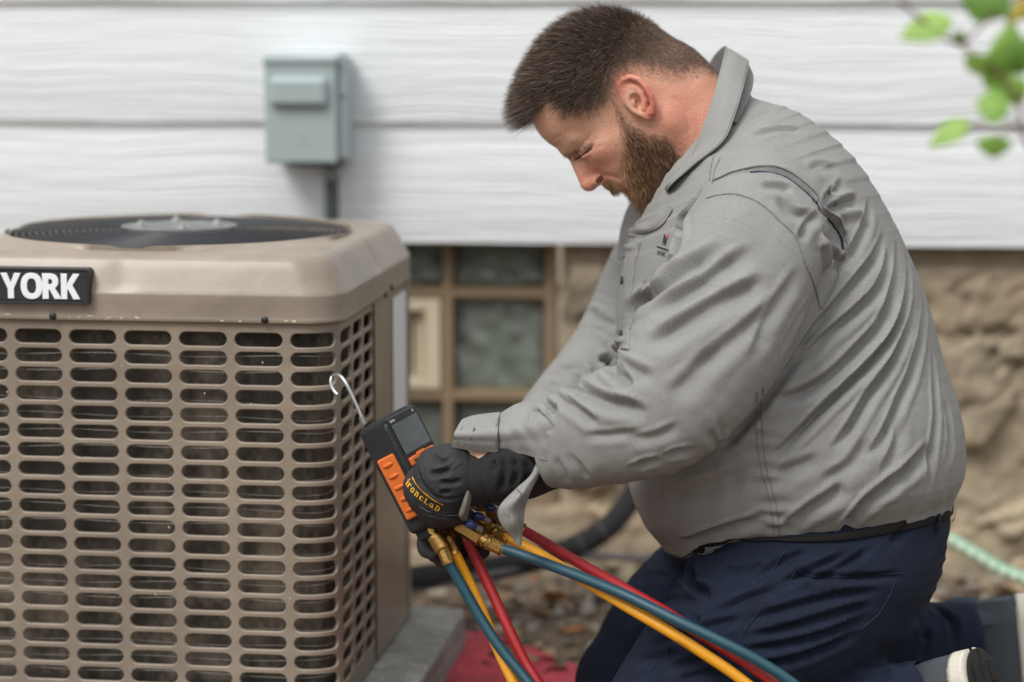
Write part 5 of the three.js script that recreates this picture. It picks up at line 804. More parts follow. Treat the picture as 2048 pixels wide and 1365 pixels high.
{ // open cuff: upper part over the wrist, unbuttoned lower part hanging down
  const skin = (l, o) => PP(l).map((p) => { for (let i = 0; i < 8; i++) { const d = shirtF(p.x, p.y, p.z); p.addScaledVector(gradN(shirtF, p), o - d); } return p; });
  const wr = (p, u, v) => p.addScaledVector(FW, sstep(v, 0.05, 0.4) * (0.0035 * Math.sin((p.x * 0.75 + p.y * 0.66) * 330 + 2.2 * noise(p.x * 20, p.y * 20)) * (0.35 + fbm(p.x * 30, p.y * 30, 5, 2)) * (1 - sstep(v, 0.85, 1)) + 0.004 * fbm((p.x + p.y * 0.6) * 42, (p.y - p.x * 0.6) * 14, 3, 2) + 0.0012 * noise(p.x * 70, p.y * 70, 2)));
  const rowsU = [skin([[1128, 830, 2.99], [1120, 782, 2.91], [1124, 830, 2.83], [1126, 880, 2.828], [1128, 916, 2.838]], -0.008), skin([[1095, 842, 2.985], [1086, 792, 2.925], [1088, 838, 2.838], [1090, 884, 2.836], [1096, 914, 2.842]], 0.002), PP([[1050, 845, 2.98], [1042, 806, 2.942], [1040, 850, 2.860], [1042, 884, 2.858], [1046, 908, 2.866]]), PP([[1005, 858, 2.98], [1000, 828, 2.95], [996, 860, 2.884], [997, 886, 2.884], [1000, 904, 2.890]])];
  mesh('sleeve_end', local(sheet(rowsU, 30, 30, 0.0014, wr)), shirtM, shirt);
  const rowsC = [PP([[1006, 858, 2.982], [1001, 826, 2.95], [996, 858, 2.880], [996, 885, 2.880], [999, 905, 2.887]]), PP([[958, 866, 2.98], [952, 832, 2.955], [946, 862, 2.890], [946, 883, 2.890], [950, 901, 2.898]]), PP([[925, 878, 2.975], [927, 840, 2.955], [911, 864, 2.90], [906, 880, 2.902], [903, 894, 2.908]])];
  const cuff = mesh('cuff', local(sheet(rowsC, 30, 24, 0.0024)), shirtM, shirt);
  mesh('stitch', local(tubeOf(PP([[1000, 829, 2.944], [994, 845, 2.890], [990, 870, 2.8765], [991, 888, 2.8785], [993, 903, 2.883]]), 0.0007, 40, 5)), seamM, shirt);
  mesh('buttonhole', local(tubeOf(PP([[949, 856, 2.8875], [945, 868, 2.886], [942, 879, 2.887]]), 0.0009, 20, 5)), std({ color: col(60, 62, 84), roughness: 0.9 }), shirt);
  mesh('stitch', local(tubeOf(PP([[925, 850, 2.903], [919, 868, 2.895], [914, 888, 2.899]]), 0.0004, 20, 5)), seamM, shirt);
  const fl = [PP([[1080, 906, 2.868], [1085, 906, 2.866], [1092, 907, 2.862]]), PP([[1064, 948, 2.862], [1070, 950, 2.856], [1077, 950, 2.858]]), PP([[1036, 976, 2.860], [1048, 980, 2.848], [1060, 984, 2.858]]), PP([[1000, 1014, 2.864], [1025, 1011, 2.844], [1051, 1012, 2.862]]), PP([[1000, 1042, 2.866], [1024, 1040, 2.850], [1047, 1040, 2.866]]), PP([[1020, 1068, 2.868], [1033, 1066, 2.860], [1045, 1063, 2.868]]), PP([[1035, 1090, 2.872], [1038, 1092, 2.870], [1042, 1090, 2.872]])];
  const flap = mesh('cuff', local(sheet(fl, 20, 50, 0.002, (p, u, v) => p.addScaledVector(FW, 0.003 * fbm(u * 3, v * 4, 8) + 0.0015 * Math.sin(v * 22 + u * 3)))), shirtM, shirt);
  mesh('stitch', local(tubeOf(PP([[1033, 978, 2.852], [1042, 988, 2.843], [1047, 1004, 2.845], [1046, 1018, 2.852]]), 0.0006, 30, 5)), std({ color: col(92, 92, 92), roughness: 0.9 }), shirt);
  mesh('stitch', local(tubeOf(PP([[1009, 1024, 2.85], [1013, 1027, 2.848], [1016, 1031, 2.846]]), 0.0006, 8, 5)), seamM, shirt);
}
// black undersleeve and the gloves
const blackB = (() => { const c = tileNoise(0, [100, 100], 101); return tex(256, 256, (x, y, i, j) => 0.4 + 0.3 * (((i * 3 + j) % 8) < 4 ? 1 : 0) + 0.4 * (c(x, y) - 0.5)); })();
const blackM = phy({ color: col(30, 30, 32), roughness: 0.88, bumpMap: scaled(blackB, 30, 30), bumpScale: 0.0003 });
const gloveM = phy({ color: col(34, 35, 38), roughness: 0.72, bumpMap: scaled(blackB, 26, 26), bumpScale: 0.00035 });
{
  const us = chain([[1150, 905, 2.90, 62, 0.040], [1090, 915, 2.905, 68, 0.044], [1040, 930, 2.915, 72, 0.044], [990, 948, 2.925, 60, 0.038], [955, 955, 2.93, 54, 0.034]], { sub: 5, cap: 0.01 }), cu = chain([[972, 953, 2.928, 57, 0.037], [950, 955, 2.93, 58, 0.038], [922, 957, 2.932, 55, 0.036]], { sub: 5, cap: 0.006 });
  us.R = 0.035; cu.R = 0.035;
  const ff = foldField(us.sdf, [[-4, 8, 1000, 915, 1005, 950, 1000, 985], [-4, 7, 1020, 915, 1030, 945, 1025, 975], [-4, 8, 1045, 920, 1055, 950, 1040, 985], [-3, 6, 985, 920, 988, 945], [-3, 7, 1065, 915, 1072, 940]]);
  mesh('undersleeve', clothMesh(us.sdf, us.lo, us.hi, 0.0035, ff, [us])[0], blackM, man);
  mesh('undersleeve_band', clothMesh(cu.sdf, cu.lo, cu.hi, 0.003, null, [cu])[0], blackM, man);
}
function gloveField(chains, k) { return (x, y, z) => { let d = 1e9; chains.forEach(([c, kk]) => { d = d > 1e8 ? c.sdf(x, y, z) : smin(d, c.sdf(x, y, z), kk ?? k); }); return d; }; }
const gloves = [];
{ // left hand: back of the hand towards the camera, fingers closed round the valve block
  const fg = (b, r) => chain(b.map(([x, y, d, q]) => [x, y, d, q ?? r, (q ?? r) * 2.93 / FPX]), { sub: 4 });
  const cs = [[chain([[942, 954, 2.932, 50, 0.032], [912, 955, 2.925, 68, 0.036], [880, 966, 2.924, 72, 0.036], [858, 978, 2.930, 52, 0.030]], { sub: 5 })],
    [fg([[858, 952, 2.93, 23], [836, 968, 2.932, 21], [834, 998, 2.945, 19], [842, 1026, 2.965, 17], [872, 1036, 2.985, 15]]), 0.010], [fg([[862, 972, 2.922, 24], [846, 992, 2.922, 20], [850, 1022, 2.932, 18], [866, 1042, 2.952, 17], [894, 1044, 2.975, 15]]), 0.009], [fg([[876, 992, 2.918, 24], [866, 1010, 2.916, 20], [872, 1035, 2.925, 18], [896, 1042, 2.945, 16], [918, 1040, 2.965, 14]]), 0.009], [fg([[895, 1005, 2.918, 22], [890, 1020, 2.914, 18], [905, 1036, 2.922, 16], [922, 1036, 2.940, 14], [936, 1030, 2.955, 13]]), 0.009],
    [fg([[912, 922, 2.935, 26], [892, 914, 2.945, 22], [874, 924, 2.962, 18], [864, 942, 2.98, 15], [862, 956, 2.992, 14]]), 0.012]];
  const F = gloveField(cs, 0.008), lo = V(1e9, 1e9, 1e9), hi = V(-1e9, -1e9, -1e9); cs.forEach(([c]) => { lo.min(c.lo); hi.max(c.hi); c.R = 0.04; });
  const ff = foldField(F, [[-2.2, 4, 834, 936, 842, 962, 860, 984, 882, 996, 908, 996, 930, 990], [-3, 6, 905, 935, 880, 945, 860, 945], [-2.5, 5, 925, 960, 900, 965, 880, 962], [-2, 4, 842, 1018, 870, 1030, 905, 1034, 930, 1028], [-2.5, 6, 900, 985, 880, 985], [-2, 5, 862, 905, 880, 920, 905, 925]]);
  const D = (x, y, z) => ff(x, y, z) + 0.0009 * fbm(x * 30, y * 30, z * 30, 3);
  const g = new THREE.Group(); g.name = 'glove'; man.add(g); const base = cs[0][0]; mesh('glove_shell', clothMesh(F, lo, hi, 0.0024, D, [base])[0], gloveM, g);
  const at = (px, py, l = 0.0006) => { const p = hit(F, px, py, 2.5, 3.2); if (!p) return null; const n = gradN(F, p); return p.addScaledVector(n, D(p.x, p.y, p.z) + l); };
  // lettering across the knuckle strap, laid on the glove in its own plane
  const cv = document.createElement('canvas'); cv.width = 512; cv.height = 128; const x = cv.getContext('2d'); x.clearRect(0, 0, 512, 128); x.fillStyle = 'rgb(226,168,42)'; x.fillRect(36, 6, 470, 13); x.font = 'bold 96px serif'; const word = 'ironcLaD'; let cx = 4; const adv = 506 / word.length; for (const ch of word) { const w = x.measureText(ch).width; x.save(); x.translate(cx, 118); x.scale(Math.min(1.25, (adv - 6) / w), 1); x.fillText(ch, 0, 0); x.restore(); cx += ch === 'i' ? adv * 0.55 : adv * 1.064; }
  const t = new THREE.CanvasTexture(cv); t.colorSpace = THREE.SRGBColorSpace;
  const a = at(820, 964), b = at(876, 1013); if (a && b) { const c = a.clone().lerp(b, 0.5), n = gradN(F, at(850, 985)), e1 = b.clone().sub(a), L = e1.length() * 1.2; e1.normalize(); n.addScaledVector(e1, -n.dot(e1)).normalize(); const e2 = new THREE.Vector3().crossVectors(n, e1).normalize();
    const pos = (u, v) => { const q = c.clone().addScaledVector(e1, (u - 0.5) * L).addScaledVector(e2, (v - 0.55) * 0.0155), h = trace(F, q.clone().addScaledVector(n, 0.03), n.clone().negate(), 0, 0.09); return h ? h.addScaledVector(gradN(F, h), D(h.x, h.y, h.z) + 0.0007) : q; };
    mesh('lettering', local(grid(40, 12, pos)), std({ map: t, transparent: true, alphaTest: 0.4, roughness: 0.6 }), g); }
  const sm = std({ color: col(20, 20, 22), roughness: 0.8 });
  seam('seam', dense([836, 932, 844, 958, 862, 980, 884, 992, 908, 992, 932, 986], 40), 0.0006, sm, g, 0.0006, at);
  seam('seam', dense([840, 1014, 862, 1026, 890, 1032, 925, 1028], 24), 0.0006, std({ color: col(90, 88, 84), roughness: 0.8 }), g, 0.0006, at);
  // ribbed stretch panel at the wrist
  const ribB = tex(128, 128, (u, v, i, j) => (i % 16 < 8 ? 0.9 : 0.1));
  const rp = ribbon('stretch_panel', [912, 892, 900, 906, 904, 922, 914, 934], 26, 0.001, std({ color: col(52, 52, 51), roughness: 0.9, bumpMap: scaled(ribB, 60, 60), bumpScale: 0.0008 }), g, at, 26);
  mesh('palm_patch', local(sheet([PP([[934, 982, 2.886], [938, 984, 2.886], [942, 990, 2.890]]), PP([[926, 1006, 2.882], [932, 1008, 2.878], [940, 1008, 2.886]]), PP([[918, 1030, 2.886], [926, 1032, 2.882], [936, 1030, 2.890]]), PP([[924, 1040, 2.894], [930, 1042, 2.892], [934, 1040, 2.896]])], 10, 16, 0.0014, (p, u, v) => p.addScaledVector(FW, 0.002 * fbm(u * 3, v * 5, 4)))), std({ color: col(98, 92, 82), roughness: 0.9 }), g);
}
{ // right hand behind the hoses
  const fg = (b, r) => chain(b.map(([x, y, d, q]) => [x, y, d, q ?? r, (q ?? r) * 3.0 / FPX]), { sub: 4 });
  const cs = [[chain([[985, 1000, 3.05, 46, 0.028], [945, 1035, 3.04, 56, 0.030], [905, 1068, 3.03, 58, 0.030], [880, 1085, 3.03, 42, 0.026]], { sub: 5 })],
    [fg([[872, 1068, 3.03, 20], [852, 1082, 3.01, 17], [852, 1100, 2.995, 16], [868, 1108, 2.985, 14]]), 0.008], [fg([[890, 1090, 3.03, 20], [880, 1112, 3.015, 17], [892, 1124, 3.0, 15], [908, 1122, 2.99, 13]]), 0.008], [fg([[915, 1095, 3.03, 20], [918, 1118, 3.015, 17], [936, 1128, 3.0, 15], [950, 1118, 2.99, 13]]), 0.008], [fg([[940, 1080, 3.03, 20], [955, 1104, 3.015, 17], [966, 1100, 3.0, 15], [962, 1084, 2.99, 13]]), 0.008], [fg([[960, 1020, 3.03, 22], [975, 1050, 3.01, 18], [968, 1075, 2.99, 16]]), 0.010]];
  const F = gloveField(cs, 0.008), lo = V(1e9, 1e9, 1e9), hi = V(-1e9, -1e9, -1e9); cs.forEach(([c]) => { lo.min(c.lo); hi.max(c.hi); c.R = 0.04; });
  const g = new THREE.Group(); g.name = 'glove'; man.add(g); mesh('glove_shell', clothMesh(F, lo, hi, 0.003, (x, y, z) => 0.0012 * fbm(x * 30, y * 30, z * 30, 3), [cs[0][0]])[0], gloveM, g);
  const cu = chain([[1012, 945, 3.075, 46, 0.034], [985, 985, 3.055, 46, 0.032], [968, 1005, 3.05, 44, 0.03]], { sub: 4, cap: 0.006 }); cu.R = 0.03; mesh('glove_cuff', clothMesh(cu.sdf, cu.lo, cu.hi, 0.004, null, [cu])[0], blackM, g);
}
// ---------- shoes: kneeling, heels up, toes on the ground ----------
{
  const upM = std({ color: col(72, 78, 84), roughness: 0.85, bumpMap: scaled(blackB, 22, 22), bumpScale: 0.0003 }), meshM = std({ color: col(48, 64, 80), roughness: 0.9, bumpMap: scaled(weave, 40, 40), bumpScale: 0.0008 }), midM = std({ color: col(206, 200, 186), roughness: 0.8, bumpMap: scaled(soilBump, 5, 5), bumpScale: 0.001 }), outM = std({ color: col(34, 31, 27), roughness: 0.85, bumpMap: scaled(soilBump, 8, 8), bumpScale: 0.002 });
  const shoe = (O, len, nrm, writing) => { // O: back of the heel at the sole, len: unit towards the toe, nrm: unit out of the sole
    const side = new THREE.Vector3().crossVectors(len, nrm).normalize(), n = new THREE.Vector3().crossVectors(side, len).normalize(), g = new THREE.Group(); g.name = 'shoe'; man.add(g);
    const W = (l, s, h) => O.clone().addScaledVector(len, l).addScaledVector(side, s).addScaledVector(n, h);
    const half = (l) => { const t = clamp(l / 0.295, 0, 1); const heel = 0.036 * Math.sqrt(Math.max(0, 1 - Math.pow(Math.max(0, 1 - t / 0.13), 2))), ball = 0.036 + 0.014 * Math.sin(Math.PI * sstep(t, 0.15, 1.1)), toe = Math.sqrt(Math.max(0, 1 - Math.pow(Math.max(0, (t - 0.78) / 0.22), 2.2))); return (t < 0.13 ? heel : ball) * toe; };
    const slab = (h0, h1, grow, r) => grid(64, 10, (u, v) => { const a = u * Math.PI * 2, lx = 0.1475 - 0.1475 * Math.cos(a), s = (a < Math.PI ? 1 : -1), w = half(lx) + grow, e = v < 0.25 ? v / 0.25 : v > 0.75 ? (1 - v) / 0.25 : 1, k = v < 0.001 || v > 0.999 ? 0 : 1, hh = v < 0.25 ? h0 : v > 0.75 ? h1 : lerp(h0, h1, (v - 0.25) / 0.5), inn = (v < 0.25 || v > 0.75) ? e : 1; return W(lerp(0.1475, lx + (lx < 0.1475 ? -grow : grow) * 0.6, inn), s * w * inn, hh); }, (u, v) => [u * 0.7, v * 0.06], true);
    mesh('midsole', local(slab(-0.028, 0, 0.004)), midM, g);
    mesh('outsole', local(slab(0, 0.006, 0.001)), outM, g);
    for (let i = 0; i < 7; i++) for (let j = -1; j <= 1; j++) { const l = 0.03 + i * 0.038, w = half(l) * 0.6; const b = box(0.028, 0.004, w * 0.92, 0, 0, 0, 0.0015); const m4 = new THREE.Matrix4().makeBasis(len, n, new THREE.Vector3().crossVectors(len, n)).setPosition(W(l, j * w * 0.98, 0.0072)); mesh('tread_block', local(b.applyMatrix4(m4)), outM, g); }
    const rings = [[0.0, 0.030, 0.095, 0.010], [0.03, 0.037, 0.10, 0], [0.07, 0.036, 0.098, 0], [0.11, 0.037, 0.088, 0], [0.16, 0.041, 0.070, 0], [0.21, 0.044, 0.054, 0], [0.255, 0.040, 0.044, 0], [0.285, 0.024, 0.034, 0], [0.293, 0.006, 0.02, 0]];
    const prof = (t, k) => { const f = t * (rings.length - 1), i = Math.min(rings.length - 2, Math.floor(f)), u = f - i; return lerp(rings[i][k], rings[i + 1][k], u); };
    const up = (v0, v1, off) => grid(40, 40, (u, v) => { const t = lerp(v0, v1, v), l = prof(t, 0) + prof(t, 3) * 0 + (1 - sstep(t, 0, 0.1)) * 0.004, a = u * Math.PI, hw = prof(t, 1) + off, ht = prof(t, 2) + off; const c = Math.cos(a), s = Math.sin(a); return W(l, Math.sign(c) * Math.pow(Math.abs(c), 0.62) * hw * (0.82 + 0.18 * (1 - s)), -0.024 - Math.pow(s, 0.8) * (ht - 0.02)); }, (u, v) => [u * 0.25, v * 0.3]);
    mesh('upper', local(up(0.0, 1, 0)), upM, g);
    // rounded heel counter closing the back, collar of knit mesh
    mesh('heel_counter', local(grid(30, 16, (u, v) => { const a = (u - 0.5) * Math.PI, h = lerp(-0.02, -0.099, v), r = 0.0335 - 0.004 * v; return W(0.034 - Math.cos(a) * (r + 0.002 - 0.010 * Math.pow(v - 0.45, 2)), Math.sin(a) * (r + 0.003), h); }, (u, v) => [u * 0.1, v * 0.08])), upM, g);
    mesh('collar', local(grid(40, 8, (u, v) => { const a = u * Math.PI * 2, h = lerp(-0.070, -0.112, v), b = 0.003 * Math.sin(v * Math.PI); return W(0.05 - Math.cos(a) * (0.051 + b), Math.sin(a) * (0.0385 + b) * (1 - 0.1 * v), h - 0.006 * Math.cos(a)); }, (u, v) => [u * 0.3, v * 0.05], true)), meshM, g);
    if (writing) { const cv = document.createElement('canvas'); cv.width = 128; cv.height = 40; const x = cv.getContext('2d'); x.fillStyle = 'rgb(220,224,226)'; x.font = 'bold 34px sans-serif'; x.fillText('ALL', 8, 32); const t = new THREE.CanvasTexture(cv); t.colorSpace = THREE.SRGBColorSpace; mesh('lettering', local(grid(8, 2, (u, v) => { const a = lerp(-0.35, 0.35, u) + writing, r = 0.0375; return W(0.034 - Math.cos(a) * (r - 0.001), Math.sin(a) * (r + 0.001), lerp(-0.082, -0.073, 1 - v)); })), std({ map: t, transparent: true, alphaTest: 0.4, roughness: 0.5 }), g); }
    return g;
  };
  const mk = (a, b, c) => RT.clone().multiplyScalar(a).addScaledVector(UP, b).addScaledVector(FW, c).normalize();
  shoe(P(1946, 1300, 2.93), mk(0.26, -0.94, -0.10), mk(0.80, 0.20, -0.56), -0.5);
  shoe(P(2068, 1188, 3.22), mk(0.10, -0.98, -0.05), mk(0.97, 0.08, -0.2), 0);
}
// ---------- digital manifold hung on the unit ----------
const dL = RT.clone().multiplyScalar(0.46).addScaledVector(UP, -0.89).normalize(), dT = RT.clone().multiplyScalar(0.0265).addScaledVector(UP, 0.017).addScaledVector(FW, -0.0135); dT.addScaledVector(dL, -dT.dot(dL)).normalize();
const dW = new THREE.Vector3().crossVectors(dL, dT).normalize(); if (dW.dot(FW) < 0) dW.negate();
const dev = thing('digital_manifold', 'black handheld digital gauge with orange grip hung on the unit by a wire hook', 'gauge', P(716, 866, 2.955));
{
  // local box frame: x across the face (away from the camera), y up the device, z out of the face
  const yv = dL.clone().negate(), hand = new THREE.Vector3().crossVectors(dW, yv).dot(dT) > 0 ? 1 : -1;
  const M4 = new THREE.Matrix4().makeBasis(dW.clone(), yv, dT.clone().multiplyScalar(1)), O = P(757, 840, 2.945);
  const put = (g) => { const q = g.clone(); if (hand < 0) { q.scale(1, 1, 1); } q.applyMatrix4(M4); if (hand < 0 && q.index) { q.index.array.reverse(); } q.translate(O.x - dev.position.x, O.y - dev.position.y, O.z - dev.position.z); if (hand < 0) { q.computeVertexNormals(); } return q; };
  const TH = 0.036, LN = 0.146, WD = 0.104, blk = std({ color: col(40, 42, 46), roughness: 0.55, bumpMap: scaled(paintB, 8, 8), bumpScale: 0.0003 }), rub = std({ color: col(30, 31, 34), roughness: 0.75, bumpMap: scaled(paintB, 8, 8), bumpScale: 0.0004 }), org = std({ color: col(222, 112, 38), roughness: 0.62, bumpMap: scaled(paintB, 8, 8), bumpScale: 0.0003 });
  mesh('housing', put(box(WD, LN, TH, WD / 2, -LN / 2, -TH / 2, 0.009, 5)), rub, dev);
  mesh('face_frame', put((() => { const s = new THREE.Shape(), w = WD - 0.010, h = LN - 0.016, r = 0.009; s.moveTo(r, 0); s.lineTo(w - r, 0); s.quadraticCurveTo(w, 0, w, r); s.lineTo(w, h - r); s.quadraticCurveTo(w, h, w - r, h); s.lineTo(r, h); s.quadraticCurveTo(0, h, 0, h - r); s.lineTo(0, r); s.quadraticCurveTo(0, 0, r, 0); return new THREE.ExtrudeGeometry(s, { depth: 0.003, bevelEnabled: true, bevelSize: 0.0012, bevelThickness: 0.0012, bevelSegments: 2 }).translate(0.005, -LN + 0.008, -0.0006); })()), blk, dev);
  mesh('screen_bezel', put(box(WD * 0.86, 0.052, 0.003, WD / 2, -0.030, 0.003, 0.0014)), std({ color: col(24, 25, 27), roughness: 0.3 }), dev);
  const scr = (() => { const a = tileNoise(0, [5, 7], 111), b = tileNoise(0, [60, 60], 112); return tex(256, 192, (x, y) => { const k = 0.34 + 0.05 * (a(x, y) - 0.5) + 0.06 * (b(x, y) > 0.93 ? 1 : 0); return [k * 0.92, k * 1.0, k * 1.04]; }, true, false); })();
  mesh('display', put(new THREE.PlaneGeometry(WD * 0.76, 0.0395).translate(WD / 2, -0.0335, 0.0051)), phy({ map: scr, roughness: 0.18, clearcoat: 0.6, clearcoatRoughness: 0.08 }), dev);
  const prn = (txt, w, h) => { const cv = document.createElement('canvas'); cv.width = 128; cv.height = 48; const x = cv.getContext('2d'); x.fillStyle = 'rgb(205,208,210)'; x.font = 'bold 40px sans-serif'; x.fillText(txt, 6, 38); const t = new THREE.CanvasTexture(cv); t.colorSpace = THREE.SRGBColorSpace; return std({ map: t, transparent: true, alphaTest: 0.4 }); };
  mesh('maker_mark', put(new THREE.PlaneGeometry(0.020, 0.0062).translate(0.022, -0.0088, 0.0052)), prn('testo'), dev);
  mesh('model_mark', put(new THREE.PlaneGeometry(0.010, 0.006).translate(WD - 0.018, -0.0088, 0.0052)), prn('550'), dev);
  for (const [x, y, w] of [[0.026, -0.0645, 0.022], [0.052, -0.0625, 0.024], [0.079, -0.0645, 0.022], [0.040, -0.080, 0.021], [0.068, -0.080, 0.021]]) { const b = mesh('key', put(box(w, 0.0115, 0.006, x, y, 0.0045, 0.0028, 3)), org, dev); mesh('key_mark', put(box(w * 0.45, 0.0026, 0.0012, x, y, 0.0074, 0.0005, 1)), std({ color: col(90, 44, 16), roughness: 0.7 }), b); }
  mesh('key_light', put(box(0.012, 0.008, 0.004, 0.020, -0.080, 0.0042, 0.002)), std({ color: col(196, 200, 200), roughness: 0.5 }), dev);
  // orange grip along the side with five finger ridges
  const grip = mesh('grip', put(box(0.006, 0.082, 0.0245, -0.0006, -0.085, -0.0155, 0.0028, 4)), org, dev);
  for (let i = 0; i < 5; i++) mesh('grip_ridge', put(new THREE.SphereGeometry(1, 18, 10).scale(0.0026, 0.0028, 0.0078).translate(-0.0034, -0.0545 - i * 0.0150, -0.0155)), org, grip);
  mesh('foot_cap', put(box(WD * 0.6, 0.018, TH * 0.8, WD * 0.36, -LN - 0.003, -TH / 2, 0.006, 3)), rub, dev);
  // wire hook
  const hk = [[727, 846, 2.962], [716, 818, 2.962], [703, 790, 2.962], [692, 768, 2.963], [683, 755, 2.968], [673, 750, 2.978], [664, 753, 2.987], [661, 764, 2.984], [664, 776, 2.974], [670, 785, 2.968], [675, 790, 2.966]].map(([x, y, d]) => P(x, y, d).sub(dev.position));
  const hook = mesh('hook', tubeOf(hk, 0.0021, 90, 12), std({ color: col(198, 200, 202), roughness: 0.28, metalness: 0.85 }), dev);
  const ea = P(722, 834, 2.960).sub(dev.position), eb = P(729, 849, 2.960).sub(dev.position); mesh('hook_socket', bar(ea, eb, 0.0036, 0.0036, 12), std({ color: col(150, 150, 148), roughness: 0.4, metalness: 0.7 }), hook);
}
// ---------- brass valve block, fittings ----------
const brassMap = (() => { const a = tileNoise(0, [30, 30], 121), b = tileNoise(0, [7, 7], 122); return tex(256, 256, (x, y) => { const k = 1 + 0.07 * (a(x, y) - 0.5) + 0.12 * (b(x, y) - 0.5); return [0.70 * k, 0.555 * k, 0.32 * k]; }, true); })();
const brass = std({ map: scaled(brassMap, 4, 4), roughness: 0.24, metalness: 0.95, bumpMap: scaled(paintB, 8, 8), bumpScale: 0.0001 });
const blockB = P(905, 1055, 2.97), vb = thing('valve_block', 'brass manifold valve block with three blue handles gripped in black gloves', 'valve', blockB);
const pb = (a, b, r0, r1, n = 20) => { const A = P(...a), B = P(...b), s = a[2] / FPX; const g = bar(A, B, r0 * s, r1 * s, n); g.translate(-blockB.x, -blockB.y, -blockB.z); return n <= 8 ? toCreasedNormals(g, 0.5) : g; };
mesh('block_body', merge([pb([846, 1046, 2.965], [968, 1040, 3.0], 17, 17, 6), pb([852, 1050, 2.965], [875, 1062, 2.955], 13, 13, 6), pb([915, 1050, 2.97], [935, 1055, 2.955], 15, 14, 12)]), brass, vb);
const ends = [];
for (const [a, b, c, d, e, r] of [[[918, 1050, 2.955], [962, 1077, 2.945], [974, 1084, 2.942], [1003, 1099, 2.938], 16, 1], [[938, 1032, 2.985], [978, 1056, 2.972], [988, 1062, 2.968], [1014, 1076, 2.962], 15, 1], [[960, 1010, 3.01], [1002, 1036, 3.0], [1014, 1043, 2.996], [1044, 1060, 2.99], 15, 1]]) {
  mesh('valve_body', merge([pb(a, b, e * 1.08, e * 1.08, 6), pb(b, c, e * 0.72, e * 0.72, 16), pb([lerp(b[0], c[0], 0.3), lerp(b[1], c[1], 0.3), b[2]], [lerp(b[0], c[0], 0.75), lerp(b[1], c[1], 0.75), b[2]], e * 0.95, e * 0.95, 6)]), brass, vb);
  mesh('ferrule', merge([pb(c, d, e * 0.92, e * 0.88, 8), pb(d, [d[0] + 4, d[1] + 2, d[2]], e * 0.96, e * 0.9, 20), pb(c, [c[0] + 4, c[1] + 2, c[2]], e * 1.0, e * 1.0, 20)]), brass, vb);
}
for (const [x, y, d] of [[941, 1050, 2.928], [957, 1033, 2.952], [980, 1015, 2.978]]) {
  const s = d / FPX, q = P(x, y, d).sub(blockB), h = new THREE.IcosahedronGeometry(1, 2).scale(12.5 * s, 9.5 * s, 8 * s).rotateZ(-0.35).translate(q.x, q.y, q.z);
  const hd = mesh('valve_handle', merge([h]), phy({ color: col(32, 52, 112), roughness: 0.3, clearcoat: 0.4, clearcoatRoughness: 0.2 }), vb);
  mesh('valve_stem', pb([x + 9, y + 4, d + 0.006], [x + 20, y + 10, d + 0.012], 6, 7, 14), std({ color: col(150, 156, 160), roughness: 0.3, metalness: 0.7 }), hd);
}
{ // lower ports: knurled nut and ferrules
  const knurl = (a, b, r) => { const A = P(...a).sub(blockB), B = P(...b).sub(blockB), ax = B.clone().sub(A), L = ax.length(); ax.normalize(); const e1 = new THREE.Vector3().crossVectors(ax, FW).normalize(), e2 = new THREE.Vector3().crossVectors(ax, e1), R = r * a[2] / FPX; return grid(144, 28, (u, v) => { const q = u * Math.PI * 2, k = 12 * v, t = 0.35 * (Math.abs(((u * 36 + k) % 1 + 1) % 1 - 0.5) + Math.abs(((u * 36 - k) % 1 + 1) % 1 - 0.5)), ed = Math.min(1, 10 * Math.min(v, 1 - v)), rr = v === 0 || v === 1 ? 0.0001 : R * (0.86 + 0.14 * ed) - t * 0.0014 * ed; return A.clone().addScaledVector(ax, L * v).addScaledVector(e1, Math.cos(q) * rr).addScaledVector(e2, Math.sin(q) * rr); }, null, true); };
  mesh('elbow', merge([pb([862, 1046, 2.96], [868, 1068, 2.955], 11, 10, 6), pb([867, 1064, 2.955], [872, 1076, 2.952], 8, 8, 16)]), brass, vb);
  mesh('knurled_nut', knurl([868, 1070, 2.952], [887, 1101, 2.948], 17.5), brass, vb);
  mesh('ferrule', merge([pb([884, 1097, 2.948], [897, 1126, 2.944], 13, 12.5, 8), pb([895, 1122, 2.944], [897, 1127, 2.944], 13.5, 13.5, 20)]), brass, vb);
  mesh('port', merge([pb([886, 1050, 2.975], [897, 1078, 2.965], 14, 15, 20), pb([897, 1078, 2.965], [902, 1088, 2.962], 12, 10, 20)]), brass, vb);
  mesh('ferrule', merge([pb([899, 1084, 2.964], [911, 1108, 2.958], 11.5, 11, 8), pb([909, 1105, 2.958], [912, 1110, 2.957], 12, 12, 20)]), brass, vb);
  mesh('port', pb([918, 1050, 2.985], [930, 1072, 2.978], 11, 11, 6), brass, vb);
  mesh('ferrule', pb([928, 1068, 2.978], [938, 1088, 2.972], 10, 9, 8), brass, vb);
}
